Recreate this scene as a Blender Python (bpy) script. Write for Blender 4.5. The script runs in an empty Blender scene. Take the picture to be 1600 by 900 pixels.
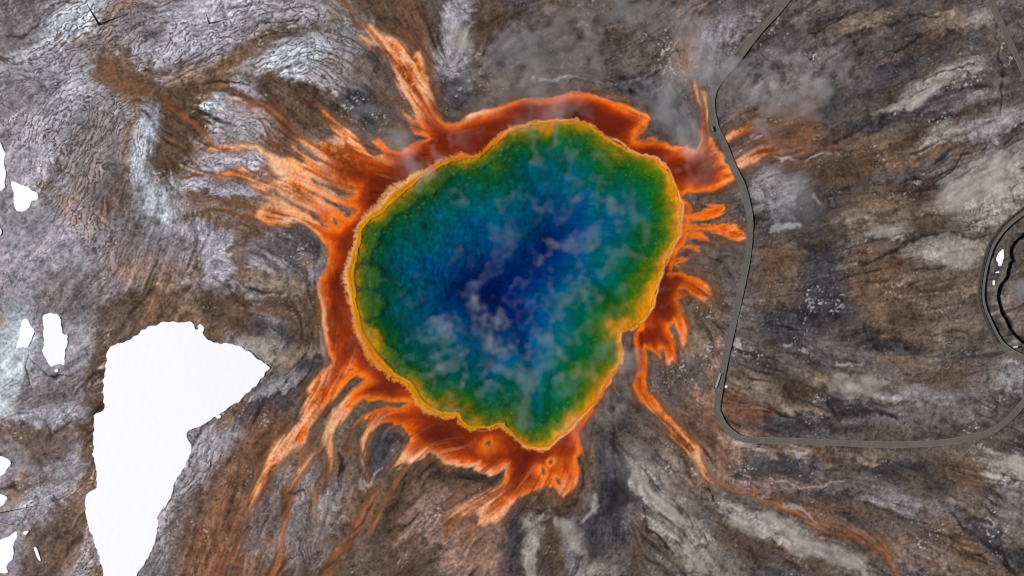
import bpy, bmesh, math
import numpy as np
from mathutils import Vector, Matrix
from mathutils.geometry import tessellate_polygon

# ---------------------------------------------------------------- camera, sky, sun, exposure
scene = bpy.context.scene
SUN_EL, SUN_AZ = math.radians(40), math.radians(270)      # the sun stands in the west (left of the frame)
cam_d = bpy.data.cameras.new("drone_camera"); cam = bpy.data.objects.new("drone_camera", cam_d); scene.collection.objects.link(cam)
cam.location = ((760 - 800) * 0.2125, (450 - 620) * 0.2125, 300.0)
cam_d.sensor_width = 36; cam_d.lens = 300.0 * 36 / (1600 * 0.2125)
cam_d.shift_x = (800 - 760) / 1600; cam_d.shift_y = (620 - 450) / 1600
cam_d.clip_start = 1.0; cam_d.clip_end = 60000
scene.camera = cam
world = bpy.data.worlds.new("World"); scene.world = world; world.use_nodes = True
wn = world.node_tree; bg = wn.nodes["Background"]
sky = wn.nodes.new("ShaderNodeTexSky"); sky.sky_type = 'NISHITA'; sky.sun_disc = False
sky.sun_elevation = SUN_EL; sky.sun_rotation = SUN_AZ; sky.altitude = 2200; sky.air_density = 1; sky.dust_density = .6
wn.links.new(sky.outputs[0], bg.inputs[0]); bg.inputs[1].default_value = 0.055
sun_d = bpy.data.lights.new("sun", 'SUN'); sun = bpy.data.objects.new("sun", sun_d); scene.collection.objects.link(sun)
sun_d.energy = 4.6; sun_d.angle = math.radians(0.53); sun_d.color = (1.0, .955, .90)
sun.rotation_euler = Vector((math.cos(SUN_EL), .03, -math.sin(SUN_EL))).to_track_quat('-Z', 'Y').to_euler()
scene.view_settings.view_transform = 'Standard'; scene.view_settings.look = 'None'
scene.view_settings.gamma = 1; scene.view_settings.exposure = 0.0; scene.view_settings.use_curve_mapping = False
scene.cycles.max_bounces = 6; scene.cycles.transparent_max_bounces = 16; scene.cycles.volume_bounces = 1
scene.cycles.use_denoising = True; scene.cycles.pixel_filter_type = 'BLACKMAN_HARRIS'; scene.cycles.filter_width = 1.1

# ------------------------------------------------------------------ MAP BEGIN
# The lie of the land. Map coordinates: east and south of the frame's corner, one unit = S metres.
S = 0.2125
NADX, NADY, CAMH = 760.0, 620.0, 300.0        # the drone hovers over this spot at this height
f32 = np.float32

def axis(a, b, step, growth, n):
    fine = np.arange(a, b + step, step)
    g = np.cumsum(step * growth ** np.arange(1, n + 1))
    return np.concatenate([a - g[::-1], fine, fine[-1] + g])
STEP = 1.35
XS = axis(-36, 1636, STEP, 1.24, 38)
YS = axis(-36, 936, STEP, 1.24, 38)
NXG, NYG = len(XS), len(YS)
PX, PY = [a.astype(f32) for a in np.meshgrid(XS, YS)]

def sstep(a, b, x):
    t = np.clip((x - a) / (b - a), 0, 1)
    return t * t * (3 - 2 * t)

def _rows(coords, M):
    i = np.floor(coords).astype(int); t = (coords - i)
    w = [(1 - t) ** 3 / 6, (3 * t ** 3 - 6 * t ** 2 + 4) / 6, (-3 * t ** 3 + 3 * t ** 2 + 3 * t + 1) / 6, t ** 3 / 6]
    return [((i + k - 1) % M, w[k].astype(f32)) for k in range(4)]

def noise(size, seed, sx=1.0):
    """smooth random field, feature size in map units (sx stretches it east-west)"""
    r = np.random.default_rng(seed); M = 256 if size > 8 else 1300
    R = r.standard_normal((M, M)).astype(f32)
    A = sum(R[i] * w[:, None] for i, w in _rows(YS / size, M))
    B = sum(A[:, i] * w[None, :] for i, w in _rows(XS / (size * sx), M))
    return B * 1.75                               # about unit variance

def fbm(size, seed, octaves=4, gain=0.55, sx=1.0):
    out = 0; a = 1.0; tot = 0
    for k in range(octaves):
        if size < 1.2: break
        out = out + a * noise(size, seed * 31 + k, sx); tot += a * a; a *= gain; size *= 0.5
    return (out / math.sqrt(tot)).astype(f32)

def gather(F, x, y):
    """bilinear lookup of a grid field at map positions (fine part of the grid)"""
    u = np.clip((x - XS[38]) / STEP + 38, 0, NXG - 1.001); v = np.clip((y - YS[38]) / STEP + 38, 0, NYG - 1.001)
    i = u.astype(np.int32); j = v.astype(np.int32); a = (u - i).astype(f32); b = (v - j).astype(f32)
    k = j * NXG + i; G = F.ravel()
    return G[k] * (1 - a) * (1 - b) + G[k + 1] * a * (1 - b) + G[k + NXG] * (1 - a) * b + G[k + NXG + 1] * a * b

def smooth_poly(P, n=1):
    P = np.array(P, float)
    for _ in range(n):
        Q = np.roll(P, -1, 0); P = np.stack([0.75 * P + 0.25 * Q, 0.25 * P + 0.75 * Q], 1).reshape(-1, 2)
    return P

def sdf(P, X, Y, margin=60):
    """signed distance to a closed outline, negative inside"""
    P = np.array(P, float)
    out = np.full(X.shape, margin, f32)
    i0, i1 = np.searchsorted(XS, [P[:, 0].min() - margin - 8, P[:, 0].max() + margin + 8])
    j0, j1 = np.searchsorted(YS, [P[:, 1].min() - margin - 8, P[:, 1].max() + margin + 8])
    x = X[j0:j1, i0:i1]; y = Y[j0:j1, i0:i1]
    d2 = np.full(x.shape, margin * margin, f32); ins = np.zeros(x.shape, bool)
    for (ax, ay), (bx, by) in zip(P, np.roll(P, -1, 0)):
        ex, ey = f32(bx - ax), f32(by - ay); L = ex * ex + ey * ey + 1e-9
        qx = x - f32(ax); qy = y - f32(ay)
        t = np.clip((qx * ex + qy * ey) / L, 0, 1)
        d2 = np.minimum(d2, (qx - t * ex) ** 2 + (qy - t * ey) ** 2)
        if by != ay:
            c = ((y >= ay) != (y >= by)) & (x < (bx - ax) * (y - ay) / (by - ay) + ax)
            ins ^= c
    d = np.sqrt(d2); d[ins] *= -1
    out[j0:j1, i0:i1] = d
    return out

def line_sdf(pts, X, Y, margin=40):
    """distance to a tapered stroke [(x, y, halfwidth), ...], negative inside; also the place along it 0..1"""
    P = np.array(pts, float)
    out = np.full(X.shape, margin, f32); along = np.zeros(X.shape, f32)
    i0, i1 = np.searchsorted(XS, [P[:, 0].min() - margin, P[:, 0].max() + margin])
    j0, j1 = np.searchsorted(YS, [P[:, 1].min() - margin, P[:, 1].max() + margin])
    x = X[j0:j1, i0:i1]; y = Y[j0:j1, i0:i1]
    best = np.full(x.shape, margin, f32); al = np.zeros(x.shape, f32); n = len(P) - 1
    for k in range(n):
        ax, ay, aw = P[k]; bx, by, bw = P[k + 1]
        ex, ey = bx - ax, by - ay; L = ex * ex + ey * ey + 1e-9
        t = np.clip(((x - ax) * ex + (y - ay) * ey) / L, 0, 1)
        d = np.sqrt((x - ax - t * ex) ** 2 + (y - ay - t * ey) ** 2) - (aw + t * (bw - aw))
        m = d < best; best = np.where(m, d, best); al = np.where(m, (k + t) / n, al)
    out[j0:j1, i0:i1] = best; along[j0:j1, i0:i1] = al
    return out, along

def lin(c):
    c = np.array(c, float) / 255.0
    return np.where(c <= 0.04045, c / 12.92, ((c + 0.055) / 1.055) ** 2.4).astype(f32)

def ramp(x, stops):
    xs = [s[0] for s in stops]; cs = np.array([lin(s[1]) for s in stops])
    return np.stack([np.interp(x, xs, cs[:, k]) for k in range(3)], -1).astype(f32)

def mix(a, b, t):
    return a + (b - a) * t[..., None]

# ---- outlines read from the place
POOL = [(800,205),(783,217),(770,230),(750,248),(730,248),(707,252),(688,261),(669,276),(655,281),(641,295),(618,314),(600,330),(580,343),
        (567,360),(564,380),(555,410),(552,433),(558,460),(562,487),(567,513),(580,540),(597,563),(617,583),(640,597),(650,610),(660,625),
        (676,637),(691,643),(711,643),(719,646),(724,656),(735,664),(750,665),(769,664),(788,661),(792,668),(808,681),(823,692),(839,696),
        (854,695),(870,682),(887,668),(910,643),(933,617),(943,601),(953,582),(967,563),(969,550),(964,533),(967,517),(987,510),(1003,497),
        (1015,480),(1018,460),(1023,437),(1033,413),(1045,387),(1057,367),(1062,343),(1062,320),(1053,298),(1046,281),(1037,263),(1020,251),
        (1000,247),(973,233),(947,219),(927,203),(900,194),(867,192),(833,197)]

MAT = [(800,160),(833,150),(867,152),(887,145),(903,142),(927,148),(950,157),(980,167),(1000,175),(1017,182),(1018,190),(1007,207),(993,219),
       (1013,215),(1023,215),(1033,222),(1047,227),(1063,227),(1077,233),(1088,234),(1095,217),(1093,202),(1097,187),(1095,167),(1088,150),
       (1082,130),(1087,133),(1095,157),(1100,178),(1102,167),(1098,145),(1103,147),(1106,167),(1107,187),(1109,205),(1115,215),(1124,230),
       (1133,247),(1143,267),(1147,278),(1133,288),(1117,297),(1100,302),(1090,303),(1077,300),(1070,306),(1078,322),(1082,345),(1076,365),(1070,385),
       (1057,398),(1049,415),(1047,427),(1060,423),(1073,433),(1090,437),(1103,443),(1112,460),(1105,473),(1097,473),(1083,464),(1067,461),
       (1058,468),(1068,485),(1075,500),(1077,520),(1075,535),(1072,545),(1066,544),(1063,527),(1054,513),(1048,517),(1057,532),(1060,566),
       (1053,566),(1047,573),(1042,566),(1040,553),(1031,548),(1034,563),(1018,553),(1011,546),(1013,573),(1011,590),(1012,607),(1030,622),
       (1038,641),(1057,666),(1077,679),(1093,703),(1099,732),(1106,751),(1112,758),(1103,754),(1094,736),(1063,699),(1047,679),(1036,659),(1026,642),(1000,624),(989,600),
       (996,575),(992,540),(993,519),(1002,512),(985,516),(975,520),(972,535),(975,552),(973,565),(960,583),(948,603),(931,632),(914,661),
       (905,682),(908,700),(913,714),(903,717),(907,733),(903,753),(890,770),(880,775),(873,767),(850,757),(837,767),(823,772),(807,781),
       (796,792),(785,808),(778,817),(766,819),(758,824),(748,818),(752,806),(741,802),(728,809),(713,813),(698,828),(699,808),(714,794),
       (736,781),(753,771),(775,762),(789,750),(784,740),(768,745),(753,739),(736,730),(718,728),(700,726),(680,714),(667,709),(655,720),
       (640,727),(616,728),(627,707),(643,689),(643,680),(630,668),(613,660),(597,660),(584,670),(574,690),(573,711),(567,700),(568,683),
       (577,664),(583,655),(568,654),(553,668),(556,657),(570,644),(590,642),(603,637),(633,635),(640,630),(620,629),(607,630),(587,625),
       (570,623),(557,632),(541,650),(528,663),(524,687),(524,713),(517,738),(513,713),(507,701),(491,710),(480,728),(462,750),(452,766),
       (469,733),(483,713),(503,697),(507,670),(517,643),(533,627),(550,609),(563,600),(573,595),(558,592),(547,593),(541,599),(533,613),
       (510,637),(487,663),(478,690),(466,702),(447,718),(431,735),(414,760),(400,784),(392,792),(399,765),(407,743),(416,717),(423,697),
       (443,680),(467,660),(480,627),(481,604),(503,580),(517,563),(512,547),(507,530),(503,500),(500,480),(495,453),(493,440),(500,428),
       (508,413),(513,397),(505,380),(494,367),(480,355),(465,348),(443,350),(425,353),(412,349),(400,338),(404,329),(412,325),(420,318),
       (408,305),(395,296),(385,282),(378,277),(358,275),(343,277),(320,271),(340,271),(360,266),(380,262),(392,270),(402,282),(420,284),
       (430,286),(440,280),(430,276),(424,262),(415,248),(400,239),(380,236),(350,236),(328,236),(326,228),(345,229),(370,229),(400,230),
       (420,238),(440,245),(455,244),(466,250),(478,253),(470,243),(455,233),(458,226),(470,235),(485,244),(500,254),(495,243),(478,228),
       (464,212),(470,211),(485,216),(498,222),(505,216),(517,213),(525,210),(518,197),(500,173),(505,173),(520,186),(534,198),(548,206),
       (567,229),(583,243),(592,240),(596,230),(582,219),(592,214),(603,222),(612,230),(625,232),(640,222),(655,216),(668,212),(650,207),(638,196),
       (629,177),(643,187),(653,195),(653,188),(647,170),(630,150),(617,130),(610,107),(600,87),(590,69),(570,67),(556,55),(568,56),(581,60),
       (575,52),(565,33),(580,38),(600,50),(620,58),(633,72),(639,90),(647,82),(656,76),(662,90),(667,120),(677,147),(683,169),(694,186),
       (705,190),(717,189),(733,180),(760,168),(783,163)]

SNOWFIELD = [(163,612),(162,598),(166,567),(168,545),(180,537),(197,535),(215,522),(228,512),(245,507),(262,502),(280,503),(298,503),(303,509),(306,515),(311,515),(309,509),(314,505),(320,514),(317,522),(328,532),
      (350,537),(370,538),(390,550),(402,559),(421,571),(423,575),(412,588),(400,603),(385,618),(360,637),(335,653),(320,663),(300,672),(289,680),(299,692),(300,703),(290,725),(283,740),(273,757),(267,780),
      (257,793),(248,810),(245,840),(237,865),(222,885),(212,904),(206,930),(180,940),(165,925),(160,890),(155,870),(147,840),(140,825),(133,800),(133,780),(137,770),(150,765),(153,750),(150,730),(146,715),
      (146,690),(147,660),(147,645),(160,643),(163,635),(159,626)]

ISLES = [[(541,599),(547,594),(558,593),(567,594),(573,594),(564,599),(552,604),(542,611),(527,627),(511,643),(498,659),(480,682),(484,667),(505,640),(528,618)],
         [(484,281),(492,284),(505,288),(520,293),(533,298),(545,304),(530,304),(515,299),(500,290),(487,287)],
         [(500,305),(510,309),(520,317),(533,320),(543,327),(547,333),(540,336),(533,329),(522,323),(510,318),(505,312)],
         [(481,328),(489,331),(496,337),(503,346),(513,354),(503,352),(494,347),(487,340)],
         [(520,340),(524,341),(526,348),(522,349)],
         [(362,282),(375,285),(385,294),(384,300),(374,299),(365,291)],
         [(415,300),(432,300),(445,310),(460,322),(480,328),(470,328),(450,318),(435,308),(420,306)],
         [(762,690),(766,688),(767,694),(763,698),(760,694)],         [(846,731),(849,733),(851,741),(848,742)],[(869,747),(873,750),(876,757),(871,758)],[(859,720),(863,719),(864,723),(860,724)],
         
         [(753,771),(760,770),(763,774),(756,775)],[(541,576),(549,575),(551,578),(545,579)],
         [(1062,452),(1072,455),(1078,463),(1068,460)],[(1048,512),(1055,518),(1061,530),(1055,526)],[(1033,548),(1038,545),(1040,560),(1036,560)]]

BLOBS = [[(1068,334),(1085,334),(1100,323),(1117,318),(1130,322),(1133,330),(1125,338),(1110,343),(1086,346),(1068,344)],
         [(1066,352),(1090,353),(1113,350),(1137,350),(1157,357),(1162,368),(1157,375),(1137,372),(1117,365),(1092,363),(1066,360)],
         [(1060,366),(1078,365),(1093,362),(1107,370),(1115,380),(1100,378),(1080,375)],
         [(1056,380),(1073,383),(1087,385),(1098,395),(1090,397),(1077,392)],
         [(1050,400),(1068,400),(1067,406),(1057,410),(1063,417),(1057,418),(1048,413)],
         [(1130,214),(1147,204),(1172,203),(1196,199),(1172,208),(1156,212),(1134,224)],
         [(1146,249),(1167,240),(1183,231),(1200,226),(1206,232),(1196,240),(1183,249),(1165,260),(1153,264)]]

RUST = [  # old channels stained rust: (x, y, half width)
    [(250,152,2),(262,167,2.6),(290,179,2.2),(310,189,2.5),(322,203,2.6),(326,225,3)],
    [(300,306,3),(340,312,3),(375,318,3),(395,328,4),(402,340,4)],
    [(362,143,4),(380,150,4),(402,158,5),(420,165,6),(438,180,6),(452,200,6),(462,212,5)],
    [(1096,728,3),(1102,748,3),(1126,763,3.2),(1165,772,3.2),(1200,779,4),(1225,793,5),(1262,813,6),(1300,834,4.5),(1345,841,3.5),(1375,858,4.5),(1400,885,5),(1418,940,5)],[(1150,755,12),(1215,785,14),(1262,805,14),(1310,825,12),(1375,850,12)],
    [(1180,238,12),(1215,225,26),(1250,235,22),(1290,230,13),(1335,214,11)],
    [(1210,160,10),(1235,180,25),(1240,210,25)],
    [(636,0,10),(650,40,14),(658,75,8)],[(540,0,3),(552,15,3),(560,40,3)],
    [(452,764,4),(448,800,5),(440,840,7),(425,910,8)],[(512,740,3),(500,770,4),(495,790,4)],
    [(572,712,3),(570,740,4),(585,770,5),(570,800,6),(545,830,6),(520,870,7),(505,910,9)],
    [(400,775,6),(375,810,8),(345,860,10),(325,910,12)],[(400,690,10),(370,730,14),(350,770,10)],
    [(165,108,10),(195,125,16),(225,150,12),(250,160,6)],[(1100,20,10),(1085,60,14),(1080,110,10)],[(1110,650,8),(1125,690,12),(1130,730,10)],
    [(318,271,2),(300,268,2),(284,274,1.5)],[(404,345,3),(375,338,2.5),(340,330,2),(310,332,1.5)],[(447,247,2),(432,226,2),(418,204,1.5),(412,185,1)],[(500,173,2),(488,164,1.5),(470,158,1)],
    [(560,668,1.5),(552,690,2),(556,712,1)],[(478,702,2),(470,740,2.5),(455,780,2.5),(438,830,2)],[(640,727,2),(622,752,2.5),(600,790,2.5),(580,830,2)],[(700,828,2),(690,845,1.5)],[(740,822,2),(728,850,2)],
    [(395,790,3),(372,838,3),(350,890,3)],[(522,715,2),(515,752,2),(502,782,1.5)],[(620,40,1.5),(640,55,2),(652,75,2)],
    [(720,790,20),(740,850,26),(760,900,30)],[(1145,625,10),(1165,640,16),(1210,642,6)]]

CRACKS = [  # dark cracks and wet gullies (x, y, half width)
    [(1600,200,1.2),(1562,214,1.2),(1530,230,1.4),(1502,243,1.4),(1490,262,1.3),(1478,275,1.5),(1450,286,1.3),(1405,289,.8)],
    [(1320,52,1),(1350,45,2),(1385,35,3),(1425,22,3),(1468,26,1)],[(1340,80,1),(1400,75,2),(1440,58,3),(1495,44,1)],
    [(1440,120,1),(1475,112,2),(1520,98,1)],[(1300,215,2),(1340,205,4),(1390,182,3),(1450,165,1)],[(1270,45,1),(1300,32,2),(1330,15,1)],
    [(1545,367,1),(1500,366,1.5),(1450,365,2),(1432,372,3),(1415,385,3),(1390,395,4),(1360,412,3),(1330,408,2),(1290,402,1)],
    [(1228,600,5),(1245,615,4),(1265,625,3),(1285,632,3)],[(1285,600,1),(1298,625,3),(1315,650,3)],[(1310,637,5),(1350,640,5),(1385,642,3),(1412,655,1)],
    [(1345,500,1),(1352,530,2),(1370,538,5),(1420,545,2)],
    [(800,137,1),(840,129,1.2),(880,124,1.2),(912,123,1.2),(950,129,1.5),(977,141,1.2),(1003,160,1)],
    [(905,718,1),(911,735,1.3),(912,755,1.2),(908,772,1.4),(895,789,1.4),(870,795,1.5),(835,794,1.3),(810,790,1)],
    [(815,720,.8),(905,700,.6)],[(958,690,5),(966,715,7),(972,745,9),(968,780,10),(945,800,8)],
    [(700,742,4),(730,748,7),(765,754,7),(783,750,3)],[(683,722,4),(690,740,5)],
    [(620,680,5),(640,690,6)],[(1000,790,2),(1010,830,3),(1035,850,2),(1050,870,1)],[(1095,735,1.5),(1103,752,1.3),(1106,775,1.2),(1115,792,1)],
    [(1490,800,2),(1520,830,3),(1560,860,4),(1580,890,5)],[(1560,740,1),(1580,752,2),(1600,756,1)],
    [(72,15,1),(62,35,1.5),(48,42,1.5),(46,55,1),(30,62,1.2),(10,63,1)],[(120,0,1),(90,4,1.2),(78,8,1)],[(0,95,2),(30,100,1.5),(60,88,1)],
    [(45,605,1),(40,575,1),(48,555,1.2)],[(50,560,1),(75,585,1.5),(100,588,1)],[(540,150,4),(555,165,6),(575,185,7),(590,195,5)],
    [(480,765,3),(455,770,2)],[(540,690,2),(545,720,3),(530,760,2)],
    [(1562,868,1),(1505,860,1.5)],[(1050,395,1),(1135,415,3),(1148,437,1)],[(470,600,3),(500,590,3),(515,570,3)],[(512,385,3),(505,360,3),(480,345,2)],
    [(0,760,4),(20,755,6),(30,762,3)],[(250,660,2),(255,640,1)],[(1570,180,1),(1560,60,1)],[(1586,30,1),(1600,45,2)]]

PALE = [
    [(448,384,2),(456,377,4),(466,376,4),(470,386,3)],[(1283,546,1.5),(1292,553,2.5),(1296,561,3),(1312,561,2.5),(1331,564,2)],[(1228,541,1.5),(1238,547,2)],  # bright sinter patches and lines
    [(572,720,1.5),(570,745,2),(568,770,2),(565,790,2.5),(552,812,2),(535,828,1)],[(600,722,1),(585,740,2),(574,752,1.5)],
    [(830,124,1.5),(860,122,2),(890,121,2),(912,120,1)],
    [(1203,748,1),(1240,751,1.2),(1275,749,1.5),(1320,743,1)],[(1235,790,1),(1258,790,2),(1270,800,1.5),(1290,815,1)],
    [(1203,242,1),(1225,250,1.5),(1255,252,1.2),(1275,240,1.5),(1300,232,1)],[(1125,688,2),(1140,700,2),(1165,702,1.5),(1200,704,2),(1240,707,3),(1265,706,2)],
    [(1147,535,5),(1155,545,5)],[(905,815,4),(920,800,3),(930,780,3)],[(965,715,2),(970,738,2),(966,728,2)],
    [(1060,55,1.2),(1058,70,1),(1050,85,1)],[(1270,300,2),(1282,310,2)],[(700,55,7),(715,30,8),(725,70,8)],[(1215,350,5),(1245,340,4)],
    [(820,800,3),(828,830,8),(832,870,10),(825,910,12)],[(860,790,1),(900,850,10),(940,890,14)],[(980,745,4),(1010,770,10),(1050,800,12)],
    [(1200,800,6),(1230,830,14),(1290,870,14),(1340,870,10)],[(1490,310,24),(1530,290,30),(1570,270,26)],[(1480,390,12),(1510,392,10)],
    [(1430,160,6),(1460,130,14),(1490,120,8)],[(1410,165,8),(1440,150,8)],[(1575,730,10),(1600,745,12)],[(1360,360,8),(1400,358,8)],[(1300,590,10),(1350,598,12)],
    [(510,515,8),(505,545,6)],[(1070,840,6),(1075,880,14)],[(1165,820,14),(1190,835,8)],[(405,545,8),(440,560,6)]]

TONES = dict(white=(178,174,185), ice=(186,190,202), lilac=(154,147,152), grey=(122,111,112), dark=(70,65,71), black=(46,43,50), brown=(116,89,67), umber=(94,72,53),
             tan=(142,121,100), cream=(164,154,144), rust=(124,85,60), pink=(156,122,104), stone=(102,87,77), silt=(190,196,206))
VEINED = dict(white=1, ice=.85, lilac=.9, grey=.7, dark=.2, black=0, brown=.25, umber=.2, tan=.1, cream=.05, rust=.2, pink=.35, stone=.1, silt=.08)   # how strongly cracked
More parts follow.
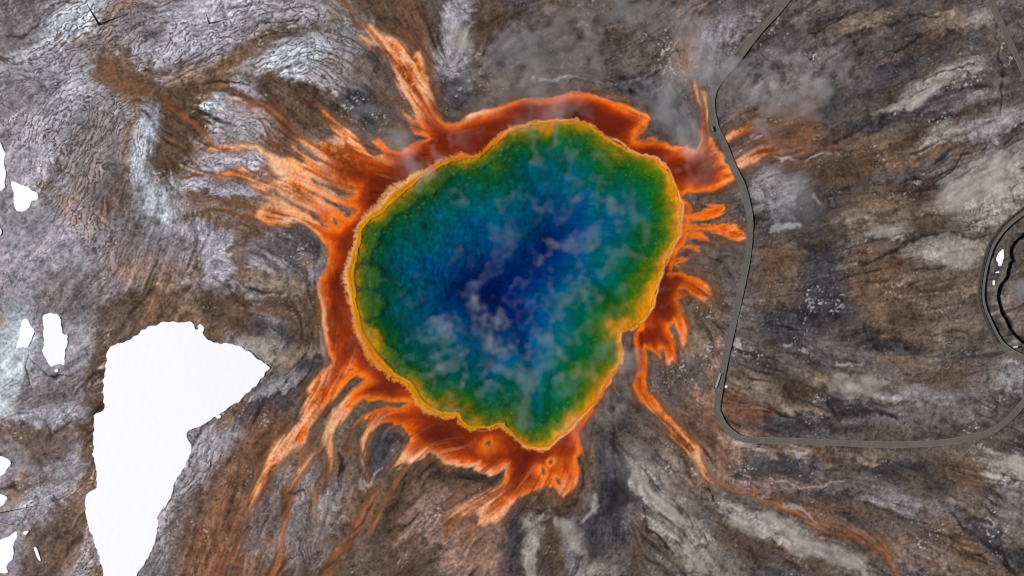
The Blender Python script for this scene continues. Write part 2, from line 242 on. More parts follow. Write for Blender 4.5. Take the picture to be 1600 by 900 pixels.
# tones of the crust: (x, y, half length, half width, degrees, tone, strength)
PATCHES = [
    (400,268,110,45,-12,"rust",.38),(440,195,60,28,-35,"rust",.35),(450,825,120,60,62,"rust",.5),(600,830,80,30,55,"rust",.3),
    (380,790,120,44,62,"rust",.6),(690,800,90,40,35,"rust",.3),(300,150,80,26,-25,"rust",.3),(190,122,40,24,-30,"rust",.5),(420,170,60,20,-35,"rust",.35),(540,820,60,20,62,"rust",.35),(1150,700,50,30,30,"rust",.4),(470,810,100,34,62,"brown",.6),(325,865,60,24,65,"rust",.5),(560,800,90,24,60,"brown",.6),(430,720,50,20,55,"brown",.5),(650,840,70,40,40,"brown",.5),
    (110,35,70,18,30,"ice",.8),(30,30,40,30,20,"grey",.6),(330,25,110,22,8,"white",.7),(260,70,60,18,30,"white",.5),(440,30,60,20,5,"lilac",.6),(205,12,14,22,80,"brown",.4),
    (180,60,60,14,20,"grey",.6),(350,120,80,22,35,"brown",.85),(300,170,60,25,-20,"umber",.75),(195,122,40,26,-30,"brown",.8),(440,58,45,8,20,"umber",.55),(455,105,60,25,25,"ice",.9),
    (400,130,25,20,50,"white",.7),(60,140,60,40,60,"white",.4),(100,150,30,40,80,"ice",.3),(20,160,25,50,90,"grey",.5),(130,230,50,30,50,"grey",.6),(60,230,50,40,45,"white",.35),
    (165,260,60,18,75,"grey",.7),(205,230,50,9,80,"brown",.4),(222,240,50,13,80,"ice",.9),(240,290,35,13,85,"ice",.8),(190,340,60,15,85,"umber",.5),(270,230,60,22,70,"umber",.75),
    (340,170,18,9,40,"ice",.9),(360,200,30,16,60,"lilac",.8),(390,205,25,22,30,"lilac",.8),(370,255,50,9,0,"white",.65),(345,290,45,9,-5,"white",.55),(250,335,30,24,80,"ice",.8),
    (290,330,35,11,80,"white",.6),(335,345,40,12,-10,"brown",.7),(350,318,60,9,-8,"brown",.6),(310,385,30,25,80,"lilac",.6),(350,400,30,20,85,"white",.9),(320,370,20,20,60,"white",.6),
    (390,390,40,16,85,"brown",.75),(210,380,70,30,0,"grey",.55),(225,425,60,15,-10,"pink",.5),(80,400,70,40,30,"white",.3),(30,430,40,30,60,"white",.4),(100,460,50,30,20,"grey",.5),
    (170,460,40,30,30,"grey",.5),(200,500,50,32,50,"umber",.65),(270,480,45,22,-20,"brown",.75),(300,468,30,13,-20,"tan",.4),(370,490,50,22,-30,"umber",.8),(330,520,40,14,-30,"brown",.7),
    (20,560,62,26,80,"silt",.95),(12,625,25,20,60,"silt",.9),(80,620,50,22,20,"grey",.6),(80,650,40,11,10,"white",.6),(80,690,45,20,20,"umber",.6),(110,740,30,18,30,"lilac",.6),
    (70,790,45,15,15,"white",.6),(120,800,24,15,80,"tan",.7),(80,850,60,28,60,"umber",.65),(110,850,30,15,60,"brown",.5),(146,600,60,10,88,"umber",.65),(146,700,60,9,88,"umber",.65),
    (340,690,60,20,45,"lilac",.6),(300,740,60,18,65,"lilac",.6),(265,830,60,13,75,"lilac",.6),(290,810,50,13,70,"umber",.55),(430,400,40,20,-10,"grey",.8),(415,420,20,11,0,"lilac",.6),
    (460,380,30,24,0,"dark",.6),(440,445,45,10,-15,"tan",.6),(450,480,42,15,-15,"umber",.7),(440,520,46,13,-20,"dark",.6),(480,500,40,18,80,"umber",.65),(410,545,30,13,-20,"cream",.75),
    (450,560,40,10,15,"tan",.6),(480,580,25,13,30,"dark",.75),(410,630,40,20,40,"dark",.55),(430,603,40,7,25,"lilac",.7),(370,640,30,9,40,"brown",.6),(400,700,50,28,50,"rust",.5),
    (370,760,60,18,60,"brown",.65),(420,790,60,13,65,"grey",.6),(460,800,60,13,65,"lilac",.5),(350,800,70,13,65,"rust",.5),(480,850,50,18,65,"grey",.6),(520,760,40,18,70,"lilac",.5),
    (540,720,28,22,70,"brown",.6),(590,700,30,19,70,"dark",.7),(612,690,22,20,60,"dark",.5),(560,850,40,28,60,"stone",.6),(640,760,60,24,40,"brown",.7),(620,800,50,13,40,"umber",.5),
    (680,790,50,15,40,"pink",.4),(720,740,60,13,-10,"umber",.85),(700,850,60,28,-15,"pink",.75),(760,840,40,18,80,"pink",.5),(640,870,34,26,50,"umber",.6),(800,850,50,12,88,"dark",.6),
    (830,840,45,11,85,"cream",.7),(865,850,45,13,88,"umber",.65),(897,850,40,13,85,"grey",.6),(940,885,30,13,20,"cream",.6),(870,780,45,15,0,"umber",.85),(930,720,40,20,80,"umber",.55),
    (955,700,50,13,85,"dark",.75),(965,770,30,19,80,"black",.65),(940,820,30,24,60,"dark",.7),(960,850,40,18,75,"dark",.5),(1000,860,40,14,75,"umber",.5),(1020,770,55,12,-45,"cream",.65),
    (1060,820,45,20,-45,"cream",.6),(1100,870,60,22,-40,"cream",.5),(1000,670,60,28,-20,"stone",.6),(1050,730,55,26,-40,"tan",.4),(1170,850,45,14,-30,"umber",.55),(1180,815,55,9,-25,"cream",.6),
    (1110,400,50,22,75,"umber",.6),(1100,500,42,32,50,"brown",.6),(1090,540,30,18,30,"tan",.4),(1110,600,60,13,75,"pink",.45),(1100,665,45,34,40,"rust",.5),(1130,720,50,18,40,"pink",.5),
    (590,20,42,24,-50,"umber",.85),(640,30,42,18,-65,"rust",.4),(540,60,40,18,60,"lilac",.5),(520,130,40,11,-30,"lilac",.5),(570,175,36,18,-45,"dark",.75),(620,180,42,15,-45,"umber",.6),
    (450,150,60,24,-30,"umber",.75),(530,190,42,15,-50,"umber",.65),(680,110,60,16,80,"brown",.65),(715,60,60,20,80,"lilac",.7),(705,30,25,13,70,"white",.5),(760,40,50,24,80,"umber",.8),
    (730,140,50,15,15,"dark",.6),(775,130,30,13,10,"brown",.5),(820,70,50,24,20,"dark",.5),(900,60,80,38,20,"stone",.5),(880,145,90,9,0,"umber",.85),(1000,50,60,38,20,"stone",.6),
    (1010,150,40,18,-20,"dark",.7),(1045,200,30,24,0,"dark",.7),(1075,60,60,15,85,"pink",.45),(1130,50,40,18,30,"lilac",.6),(1110,110,34,20,60,"grey",.5),(1180,190,28,22,60,"brown",.55),
    (1230,200,46,30,80,"rust",.6),(1310,222,50,9,12,"rust",.45),(1240,110,60,28,20,"grey",.55),(1230,60,60,18,25,"dark",.4),
    (1340,30,60,9,22,"tan",.6),(1440,70,70,8,20,"brown",.6),(1420,90,90,9,22,"dark",.5),(1360,130,80,8,28,"dark",.5),(1460,130,60,12,28,"cream",.7),(1420,155,50,9,28,"cream",.55),
    (1500,115,40,7,25,"cream",.5),(1500,150,60,11,22,"grey",.5),(1340,200,60,9,22,"dark",.6),(1420,180,80,7,20,"dark",.5),(1400,240,90,16,10,"brown",.75),(1300,270,60,17,15,"umber",.65),
    (1480,200,70,9,20,"umber",.5),(1560,190,50,14,20,"lilac",.5),(1470,215,40,9,25,"cream",.5),(1540,290,72,32,25,"cream",.95),(1485,318,42,14,20,"cream",.7),(1562,332,40,11,40,"cream",.6),
    (1400,310,70,18,10,"umber",.65),(1370,335,50,13,5,"tan",.5),(1450,345,40,9,10,"umber",.65),(1390,360,30,7,10,"cream",.6),(1490,392,46,13,5,"cream",.75),(1440,385,30,11,20,"cream",.4),
    (1460,425,35,7,10,"tan",.6),(1500,450,50,7,10,"tan",.5),(1340,370,50,15,75,"tan",.5),(1240,330,45,28,30,"dark",.5),(1210,300,30,24,0,"lilac",.6),(1290,450,58,40,75,"dark",.75),
    (1220,440,60,28,80,"brown",.5),(1215,405,14,12,0,"rust",.5),(1370,430,42,28,75,"brown",.7),(1420,490,70,38,70,"brown",.6),(1470,520,60,28,50,"tan",.3),(1250,530,52,24,-40,"dark",.75),
    (1220,580,30,28,0,"stone",.5),(1310,550,50,15,-10,"grey",.6),(1390,540,45,7,-8,"dark",.7),(1320,592,60,12,-5,"tan",.7),(1230,610,40,11,-30,"umber",.65),(1270,645,50,7,-5,"tan",.5),
    (1180,610,30,18,-10,"tan",.6),(1170,640,30,13,-20,"rust",.5),(1260,665,80,11,-3,"dark",.6),(1340,640,60,7,-5,"dark",.7),(1400,600,80,18,-5,"grey",.4),(1480,590,60,13,10,"brown",.5),
    (1440,620,50,9,0,"lilac",.5),(1450,650,80,11,0,"grey",.5),(1250,705,50,7,0,"tan",.7),(1320,710,50,9,-5,"brown",.65),(1220,735,50,15,10,"dark",.6),(1380,725,60,13,-10,"dark",.6),
    (1370,715,40,5,0,"tan",.6),(1440,740,25,7,0,"tan",.6),(1230,757,60,10,0,"pink",.45),(1290,775,60,11,0,"dark",.5),(1360,760,50,11,-20,"grey",.5),(1320,790,60,7,-10,"brown",.5),
    (1290,815,40,13,-30,"rust",.6),(1220,790,30,9,-30,"rust",.6),(1370,850,30,9,-30,"rust",.5),(1440,800,60,13,-25,"lilac",.45),(1220,830,50,18,-25,"cream",.85),(1300,875,50,13,-15,"cream",.6),
    (1250,870,60,10,-20,"umber",.7),(1500,770,90,13,-30,"dark",.5),(1500,740,40,13,-20,"brown",.7),(1580,740,36,18,-20,"cream",.75),(1540,800,60,13,-35,"tan",.5),(1500,850,60,18,-35,"brown",.7),
    (1560,850,50,13,-40,"dark",.6),(1440,870,50,13,-20,"pink",.4),(1590,800,34,26,-30,"grey",.5),(1540,600,40,18,40,"grey",.5),(1580,590,20,20,0,"lilac",.5),(1480,30,40,13,20,"tan",.5),
    (1540,25,25,9,30,"cream",.4),(1585,470,24,40,60,"grey",.4),(1590,500,20,20,0,"tan",.5)]

# which way the rills run: (x, y, degrees counter-clockwise from east)
DIRS = [(60,20,30),(60,110,10),(200,60,30),(300,30,12),(280,90,38),(400,30,8),(480,20,5),(450,100,25),(360,110,35),(60,200,60),(60,300,60),(160,200,50),
        (150,280,55),(220,230,80),(230,300,85),(190,350,80),(260,340,80),(350,200,75),(330,360,75),(300,400,60),(100,400,45),(60,480,60),(120,560,30),(60,650,30),(60,750,20),
        (60,850,60),(200,470,60),(440,500,-20),(470,560,30),(440,620,40),(330,680,40),(330,780,60),(300,860,65),(400,740,55),(440,800,62),(500,800,65),
        (480,700,60),(560,760,70),(600,860,45),(680,780,35),(700,860,-20),(760,860,60),(640,740,40),(830,850,88),(900,850,75),(960,760,80),(930,700,60),(1000,700,-30),(1040,780,-40),
        (1100,860,-40),(1060,620,-25),(1110,620,15),(1180,650,-10),(1250,590,-30),(1300,560,-10),
        (1500,420,10),(1450,380,15),(1420,300,10),(1530,290,20),(1300,340,10),(1330,120,25),(1400,60,22),
        (1480,120,28),(1550,60,10),(1550,200,20),(1400,190,20),(1450,250,20),(1260,60,25),(1080,80,85),(1000,60,20),
        (760,130,10),(590,20,-50),(640,40,-60),(650,110,-60),(690,180,-50),(540,110,-40),(560,170,-50),(500,200,-40),(430,240,-15),(440,300,-25),(520,260,-25),(520,310,-30),(580,250,20),
        (540,380,85),(515,450,88),(520,540,80),(560,620,40),(500,640,55),(450,700,60),(520,680,75),(700,690,-15),(640,710,50),(780,780,35),(830,730,60),(890,730,80),(1060,450,-20),(1060,520,80),
        (1020,560,85),(1120,350,10),(1140,365,-10),(1110,260,35),(1170,245,30),(1090,180,85),(1000,200,-20),(900,160,0),(800,170,10),(720,200,20),(660,225,15),(1080,300,20),
        (1300,720,0),(1400,740,-15),(1500,800,-30),(1560,860,-40),(1400,860,-25),(1270,800,-35),(1350,850,-20),(1250,870,-30),(1200,840,-30),(1560,720,-20),(1450,640,-5),
        (1400,580,-10),(1200,330,25),(1250,450,12),(1350,450,10),(1450,480,8),(1550,430,15),(1200,560,-5),(1350,520,0),(1550,560,5),(1200,720,-10),(1250,180,30),(1180,100,35),(1330,260,15),(900,60,25),(800,60,40),(720,80,55),(440,420,-10),(360,430,0),(1000,120,20)]

# steam: (x, y, radius along, radius across, degrees, strength)
STEAM = [(790,395,26,60,0,1.3),(755,470,18,34,20,.9),(770,350,30,22,0,.7),(880,370,40,22,-30,1.0),(925,350,22,34,-20,.8),(905,460,24,40,20,1.0),(965,390,22,50,-10,.8),(980,480,30,26,0,.8),
         (850,590,22,50,15,.9),(825,620,16,50,0,.8),(890,620,40,26,45,1.2),(930,560,40,24,40,.7),(800,530,40,24,-40,.7),(740,540,60,20,40,.5),(690,510,26,34,30,.6),(700,370,60,50,0,.35),
         (690,240,34,28,0,.9),(650,270,26,22,0,.8),(715,300,20,24,0,.6),(840,215,34,24,0,.7),(900,240,40,30,0,.7),(945,255,26,30,0,.8),(1020,320,26,50,0,.6),(985,310,36,34,0,.6),
         (810,430,200,180,0,.42),(780,600,110,40,0,.35),(965,600,18,44,-15,1.9),(955,640,26,24,0,.9),(985,545,18,26,0,1.2),(1065,345,20,28,0,.9),(1060,390,22,26,0,1.0),(1048,450,18,26,0,.9),
         (1085,400,30,34,0,.7),(1072,255,24,34,0,1.2),(1075,220,18,20,0,.8),(1040,180,26,24,0,1.0),(630,235,16,26,0,1.1),(600,205,40,26,0,.6),(880,170,30,20,0,.6),
         (850,80,60,50,0,.5),(920,40,60,50,0,.55),(990,120,40,40,0,1.0),(1000,40,60,50,0,.9),(760,60,40,60,0,.5),(720,110,40,40,0,.6),(840,140,60,24,0,.5),(1060,160,26,40,0,.8),
         (1120,125,24,30,30,1.0),(1140,110,26,22,0,.9),(1090,80,30,60,0,.6),(1180,150,30,40,0,.8),(1200,190,24,40,0,.9),(1190,100,40,40,0,.4),(1280,80,50,34,0,1.0),(1310,120,40,24,0,.9),(1240,150,60,40,20,.7),(1220,290,34,34,0,1.1),
         (1250,110,40,26,0,.6),(1215,330,30,26,0,.7),(1190,220,20,20,0,.6),(1110,440,24,34,0,.5),(1240,510,30,60,0,.35),(1080,560,26,40,0,.4),(1595,455,16,18,0,1.4),(1100,20,40,30,0,.6),
         (40,120,60,60,0,.25),(130,20,40,26,0,.5),(330,215,16,12,0,.2),(1010,740,60,40,0,.25),(930,680,20,30,0,.5)]

# centre lines of the runoff fingers: they steer the strands
FLOWS = [[(575,45),(603,75),(630,110),(650,150),(672,188),(690,210)],[(395,790),(420,730),(450,690),(485,640),(512,600),(520,555)],[(455,765),(490,706),(513,690),(520,650),(552,620),(600,612),(640,618)],
    [(516,735),(518,700),(522,660)],[(572,710),(573,680),(595,650),(630,650)],[(618,726),(645,700),(660,690)],[(700,826),(735,792),(775,775),(800,750),(810,720)],[(755,822),(790,790),(820,760)],
    [(880,773),(900,740),(895,705)],[(326,232),(370,233),(405,237),(440,252),(480,275),(530,300),(560,300)],[(318,271),(370,270),(400,290),(440,305),(480,320),(520,340)],[(402,335),(440,340),(480,345),(510,370)],
    [(500,173),(530,205),(560,240),(590,260)],[(463,213),(500,235),(540,255),(590,270)],[(460,230),(500,255),(550,275)],[(1082,131),(1092,160),(1098,200),(1105,225),(1085,250)],[(1100,147),(1104,190)],
    [(1145,275),(1120,290),(1085,298)],[(1195,201),(1165,206),(1135,220)],[(1205,230),(1175,245),(1150,258),(1115,262),(1085,275)],[(1130,328),(1090,338),(1065,340)],[(1160,366),(1120,357),(1080,355)],
    [(1110,465),(1090,447),(1055,435),(1035,440)],[(1075,540),(1072,500),(1050,475)],[(1055,570),(1045,535),(1020,515)],[(1005,600),(1003,560),(1000,525)],[(1097,733),(1075,690),(1040,650),(1010,615)],
    [(1400,890),(1340,840),(1270,815),(1220,788),(1130,765),(1100,745)],[(640,225),(700,205),(760,185),(830,170),(900,165),(960,185),(1000,205)],[(520,560),(505,480),(510,420),(530,360),(600,300)],
    [(325,910),(375,810),(420,740)],[(425,910),(445,820),(453,765)],[(505,910),(550,828),(572,720)],[(230,110),(280,95),(340,60),(400,40)],[(250,155),(300,185),(325,225)],[(362,143),(420,168),(462,212)]]

# drifting wisps over the water: (x, y, half width)
WISPS = [[(795,335,7),(800,368,12),(782,400,9),(766,430,8),(756,462,8),(762,482,3)],[(772,352,5),(788,382,8),(800,410,6)],[(858,362,6),(878,380,9),(902,402,5)],[(900,406,4),(914,382,7),(930,358,4)],
    [(898,436,5),(908,458,9),(926,482,5)],[(950,318,6),(962,344,9),(976,328,4)],[(962,402,5),(982,394,8),(1002,396,4)],[(812,458,3),(824,440,6),(832,424,3)],[(738,508,4),(764,530,7),(790,541,6),(802,562,4)],
    [(778,558,4),(800,588,8),(830,600,7),(852,580,4)],[(838,518,3),(850,545,6),(872,562,4)],[(690,524,4),(682,502,7),(702,488,4)],[(726,552,3),(694,572,6),(660,592,3)],[(716,308,7),(724,312,7)],
    [(828,298,3),(846,322,5)],[(898,322,3),(916,314,5)],[(866,606,8),(902,590,12),(932,560,10),(962,530,6)],[(826,596,7),(821,638,12),(832,664,7)],[(974,458,6),(950,480,9),(928,492,5)],
    [(834,212,5),(846,244,9)],[(870,204,5),(876,228,8)],[(938,232,7),(952,262,10)],[(990,308,6),(1000,338,10),(1012,364,6)],[(654,286,7),(668,272,10),(692,264,7)],[(740,420,3),(752,400,4)],
    [(860,440,3),(880,470,5),(870,500,3)],[(700,420,3),(712,390,4)],[(770,600,5),(750,630,7)],[(880,530,5),(910,520,7),(940,500,5)],[(800,300,3),(780,320,4)],[(940,430,4),(955,400,5)]]

def build_map():
    out = {}
    wx = 3.2 * fbm(34, 1, 4) ; wy = 3.2 * fbm(34, 2, 4)
    fine1, fine2, fine3 = fbm(6, 3, 3), fbm(13, 4, 4), fbm(2.6, 5, 2, .8)
    mid1, mid2, big = fbm(40, 6, 5), fbm(40, 7, 5), fbm(150, 8, 4)
    mat0 = sdf(MAT, PX, PY, 60)
    # -- flow direction
    D = list(DIRS)
    for Fl in FLOWS:
        for (ax, ay), (bx, by) in zip(Fl[:-1], Fl[1:]):
            for t_ in (.25, .75): D.append((ax + (bx - ax) * t_, ay + (by - ay) * t_, math.degrees(math.atan2(ay - by, bx - ax))))
    D = np.array(D, float); cx = np.linspace(-50, 1650, 86); cy = np.linspace(-50, 950, 51)
    GX, GY = np.meshgrid(cx, cy); W = 0; c2 = 0; s2 = 0
    for x, y, a in D:
        w = 1 / ((GX - x) ** 2 + (GY - y) ** 2 + 500) ** 1.35
        W = W + w; c2 = c2 + w * math.cos(2 * math.radians(a)); s2 = s2 + w * math.sin(2 * math.radians(a))
    def up(C):
        u = np.clip((PX + 50) / 20, 0, 84.99); v = np.clip((PY + 50) / 20, 0, 49.99)
        i = u.astype(int); j = v.astype(int); a = u - i; b = v - j
        return C[j, i] * (1 - a) * (1 - b) + C[j, i + 1] * a * (1 - b) + C[j + 1, i] * (1 - a) * b + C[j + 1, i + 1] * a * b
    ang = 0.5 * np.arctan2(up(s2 / W), up(c2 / W)) + (0.07 * mid1 + 0.20 * fine2 + .10 * fbm(26, 91, 2)) * (.35 + .65 * sstep(0, 14, mat0))
    fx = np.cos(ang).astype(f32); fy = -np.sin(ang).astype(f32)
    # -- streaks drawn out along the flow
    def streak(src, n, step):
        acc = src.copy(); wsum = 1.0
        for sgn in (1, -1):
            gx = np.broadcast_to(np.arange(NXG, dtype=f32), (NYG, NXG)).copy(); gy = np.broadcast_to(np.arange(NYG, dtype=f32)[:, None], (NYG, NXG)).copy()
            vx, vy = fx * sgn, fy * sgn
            for k in range(n):
                gx += vx * step; gy += vy * step
                idx = np.clip(gy + .5, 0, NYG - 1).astype(np.int32) * NXG + np.clip(gx + .5, 0, NXG - 1).astype(np.int32)
                w = 1 - k / n; acc += w * src.ravel()[idx]; wsum += w
                nx_, ny_ = fx.ravel()[idx], fy.ravel()[idx]
                s_ = np.where(nx_ * vx + ny_ * vy < 0, -1, 1).astype(f32)
                vx, vy = nx_ * s_, ny_ * s_
        acc -= acc.mean(); return (acc / acc.std()).astype(f32)
    hair = streak(noise(2.4, 11) + .6 * noise(4.5, 12), 9, 1.3)
    line = streak(noise(2.7, 23) + .5 * noise(5, 24), 24, 1.5)
    sps = noise(3.2, 25); strA = streak(np.maximum(sps - 1.4, 0), 44, .9); strB = streak(np.maximum(-sps - 1.5, 0), 40, .9)
    for s_ in (strA, strB): s_[:] = (s_ + np.roll(s_, 1, 0) + np.roll(s_, -1, 0) + np.roll(s_, 1, 1) + np.roll(s_, -1, 1)) / 5
    band = streak(noise(7, 13) + .7 * noise(15, 14), 22, 2.0)
    # -- cracked crust: elongated plates parted by dark veins
    def plates(la, lc, g, seed, x1, wamp):
        r = np.random.default_rng(seed); n = 420
        J = r.random((n, n, 2)).astype(f32); T = r.random((n, n)).astype(f32)
        i1 = np.searchsorted(XS, x1); x = (PX + wamp * 2.0 * wx + wamp * 2 * fine2)[:, :i1]; y = (PY + wamp * 2.0 * wy + wamp * 1.0 * fine2 + wamp * .6 * fine1)[:, :i1]
        ca, sa = fx[:, :i1], fy[:, :i1]; ci = np.floor(x / g).astype(int); cj = np.floor(y / g).astype(int)
        F1 = np.full(x.shape, 9e9, f32); F2 = F1.copy(); tone = np.zeros(x.shape, f32)
        for a in range(-3, 4):
            for b in range(-3, 4):
                if abs(a) + abs(b) > 4: continue
                ii = (ci + a) % n; jj = (cj + b) % n; q = J[jj, ii]
                dx = (ci + a + q[..., 0]) * g - x; dy = (cj + b + q[..., 1]) * g - y
                d = ((dx * ca + dy * sa) / (la * g)) ** 2 + ((-dx * sa + dy * ca) / (lc * g)) ** 2
                m = d < F1
                F2 = np.where(m, F1, np.minimum(F2, d)); tone = np.where(m, T[jj, ii], tone); F1 = np.where(m, d, F1)
        e = np.full(PX.shape, 1, f32); tt = np.full(PX.shape, .5, f32)
        ee = np.sqrt(F2) - np.sqrt(F1); gy_, gx_ = np.gradient(ee, STEP)
        e[:, :i1] = ee; tt[:, :i1] = tone; px_ = np.full(PX.shape, 9, f32); px_[:, :i1] = ee / (np.sqrt(gx_ ** 2 + gy_ ** 2) + .012)
        return e, tt, px_
    e1, tone1, p1 = plates(2.2, .44, 20.0, 21, 590, .8)
    e2, tone2, p2 = plates(1.9, .52, 8.0, 22, 1700, .5)
    # -- ground colour from the cell chart, drawn out along the flow
    lw = sstep(600, 380, PX + 25 * mid1 + .55 * np.maximum(0, PY - 420))[..., None]; col = mix(np.broadcast_to(lin((152,145,152)), PX.shape + (3,)), lin((132,110,96)), sstep(-.3, 1.1, .7 * mid2 + .5 * big + .3 * fine2)) * lw + mix(np.broadcast_to(lin((101,87,77)), PX.shape + (3,)), lin((96,86,86)), sstep(-.6, .8, mid1 + .5 * big)) * (1 - lw); vs = (.8 * lw[..., 0] + .1).astype(f32)
    sl = 4 * band + 4 * line
    mx = PX + sl * fx + 4 * mid1 + 3 * fine2; my = PY + sl * fy + 4 * mid2 - 3 * fine1
    for x, y, L1, L2, a_, tone, k in PATCHES:
        L1, L2, k = L1 * 1.22, L2 * 1.3 + 2, min(.97, k * 1.3)
        i0, i1 = np.searchsorted(XS, [x - 2.2 * L1 - 40, x + 2.2 * L1 + 40]); j0, j1 = np.searchsorted(YS, [y - 2.2 * L1 - 40, y + 2.2 * L1 + 40]); w_ = np.s_[j0:j1, i0:i1]
        ca, sa = math.cos(math.radians(a_)), math.sin(math.radians(a_)); dx, dy = mx[w_] - x, my[w_] - y
        r_ = np.sqrt(((dx * ca - dy * sa) / L1) ** 2 + ((dx * sa + dy * ca) / L2) ** 2); t_ = k * sstep(1.45, .62, r_ + .12 * fine2[w_])
        col[w_] = mix(col[w_], lin(TONES[tone]), t_); vs[w_] = vs[w_] * (1 - t_) + VEINED[tone] * t_
    hgt = 0.08 * mid1 + 0.12 * big + 0.03 * fine2
    # large mottling and streaks
    left = sstep(760, 420, PX)
    col *= (1 + .06 * mid2 + .05 * big)[..., None]
    bs = np.clip(1 + .08 * band, .45, 1.7); col *= bs[..., None]; hgt += .05 * band
    hs = (1 - .55 * sstep(.5, 1, vs)) * (.35 + .75 * sstep(-.6, 1., mid1 + .5 * noise(70, 77))) ; lh = .45 + .75 * sstep(-.8, .6, noise(90, 79) + .3 * mid2); col *= np.clip(1 + .11 * hair * hs + .12 * line * lh, .35, 1.9)[..., None]; hgt += .014 * hair + .018 * line * lh
    dl = sstep(1.35, 2.1, -line - .2 * hair) * lh * (1 - .6 * sstep(.5, 1, vs)) * sstep(-.5, .7, mid1 + .3); col = mix(col, lin((52, 44, 44)), .55 * dl); hgt -= .05 * dl
    col *= np.clip(1 + .16 * fine1 + .15 * fine3 + .10 * fine2, .5, 1.6)[..., None]; hgt += .03 * fine1
    # grit: dark and pale flecks in drifts
    gd = sstep(.1, 1.3, mid2 + .6 * noise(60, 83)); col = mix(col, lin((46, 42, 46)), .5 * sstep(1.0, 2.2, noise(2.0, 97) + .5 * fine3 + .3 * hair) * gd); col = mix(col, lin((190, 186, 190)), .28 * sstep(.8, 2.8, noise(1.9, 98) - .5 * fine3 + .4 * line) * sstep(.5, 1.7, mid1 - .5 * mid2 + .3 * noise(60, 84)))
    # ragged darker crusts: warped blotches with crisp edges
    bl = gather(fbm(26, 17, 5, .62), PX + 9 * mid1 + 8 * band * fx, PY + 9 * mid2 + 8 * band * fy)
    bm = sstep(.45, .8, bl) * (.12 + .30 * sstep(-.4, .8, noise(120, 78))) * (1 - .5 * left); col = mix(col, col * np.array([.60, .58, .60], f32), bm); hgt -= .05 * bm
    lm = sstep(.65, 1.0, -bl) * .25; col = mix(col, col * 1.28, lm); hgt += .05 * lm
    # dark wandering gullies on the right-hand flats
    gul = np.abs(streak(noise(30, 15) + .5 * noise(12, 16), 16, 2.4))
    gm = sstep(.13, .0, gul + .03 * fine1) * sstep(-.3, .7, mid2 + .4 * big) * sstep(560, 700, PX)
    lens = streak(noise(16, 18) + .8 * noise(30, 19), 14, 2.2); ls = sstep(.75, 1.15, lens + .25 * fine1) * sstep(1050, 1200, PX)
    col = mix(col, col * 1.14 + .006, .5 * ls); hgt += .08 * ls; led = sstep(.22, .0, np.abs(lens - .72 + .15 * fine1)) * sstep(1050, 1200, PX); col = mix(col, col * .70, .6 * led)
    col = mix(col, lin((56, 47, 46)), .5 * gm); hgt -= .12 * gm
    # plates and veins
    dist = sstep(0, 200, PX)
    v1 = sstep(.1, .75, vs) * (.25 + .75 * sstep(-.9, .5, noise(75, 99) + .3 * fine2)) * sstep(-.6, .3, .45 * mid2 + 1.0 * sstep(430, 200, PY) - .9 * sstep(150, 60, PX) * sstep(90, 140, PY)); ln1 = sstep(1.5 + .5 * fine2, .4, p1) * v1
    v2 = np.clip(vs * 1.0 - .5 * v1 * (PX < 520), 0, 1) * sstep(-.5, .7, mid1 + .2 * big); ln2 = sstep(1.3, .3, p2) * v2
    col *= (1 + .22 * v1 * (tone1 - .5) + .14 * v2 * (tone2 - .5))[..., None]
    col = mix(col, col * 1.16 + .01, v1 * sstep(.8, 4, p1))
    col = mix(col, lin((84, 66, 60)), .8 * ln1); col = mix(col, lin((74, 62, 60)), .55 * ln2)
    hgt += .055 * v1 * sstep(.3, 3, p1) + .03 * v2 * sstep(.2, 2, p2)
    # salt and frost flecks
    sal = noise(1.9, 92) + .6 * fine3; fl = .8 * sstep(.6, 2.8, sal + .6 * hair) * sstep(.7, 2.1, mid2 + .4 * fbm(24, 93, 3) + .4 * (PX < 420))
    col = mix(col, lin((206, 203, 210)), .62 * fl)
    col *= (.84 + .06 * sstep(700, 420, PX))[..., None]
    def blur(F, n):
        for _ in range(n):
            F = (F + np.roll(F, 1, 0) + np.roll(F, -1, 0)) / 3; F = (F + np.roll(F, 1, 1) + np.roll(F, -1, 1)) / 3
        return F
    lum = col.mean(-1); l1 = blur(lum, 2); l2 = blur(l1, 10)
    col *= np.clip(1 + .8 * (lum - l1) / (l1 + .02) + .12 * (l1 - l2) / (l2 + .02), .45, 1.9)[..., None]
    g_ = col.mean(-1)[..., None] * np.array([1.04, .99, .97], f32); col = col + (g_ - col) * (.16 - .12 * sstep(700, 420, PX))[..., None]
    # -- stained old channels, cracks, bright sinter
    X2, Y2 = PX + wx * 1.3 + 1.2 * fine2, PY + wy * 1.3 + 1.2 * fine1
    for k, L in enumerate(RUST):
        d, al = line_sdf(L, X2 + 2.5 * band * fx, Y2 + 2.5 * band * fy, 60); hw = float(np.mean([q[2] for q in L]))
        m = (1 - .5 * al * (k == 3)) * sstep(hw * .6 + 1.5, -hw * .9, d + hw * .35 * mid1 + .12 * hw * line) * (.92 if hw < 4.5 else .74 if hw < 7 else .22)
        rc = lin((144, 90, 60)) if hw < 4.5 else lin((140, 88, 58))
        col = mix(col, rc * np.clip(1 + .16 * hair + .28 * line + .1 * band, .35, 1.9)[..., None], m); 
        dk = sstep(3, 0, np.abs(d + 1)) * (hw < 9); col = mix(col, lin((84, 56, 38)), .45 * dk); hgt -= .08 * m
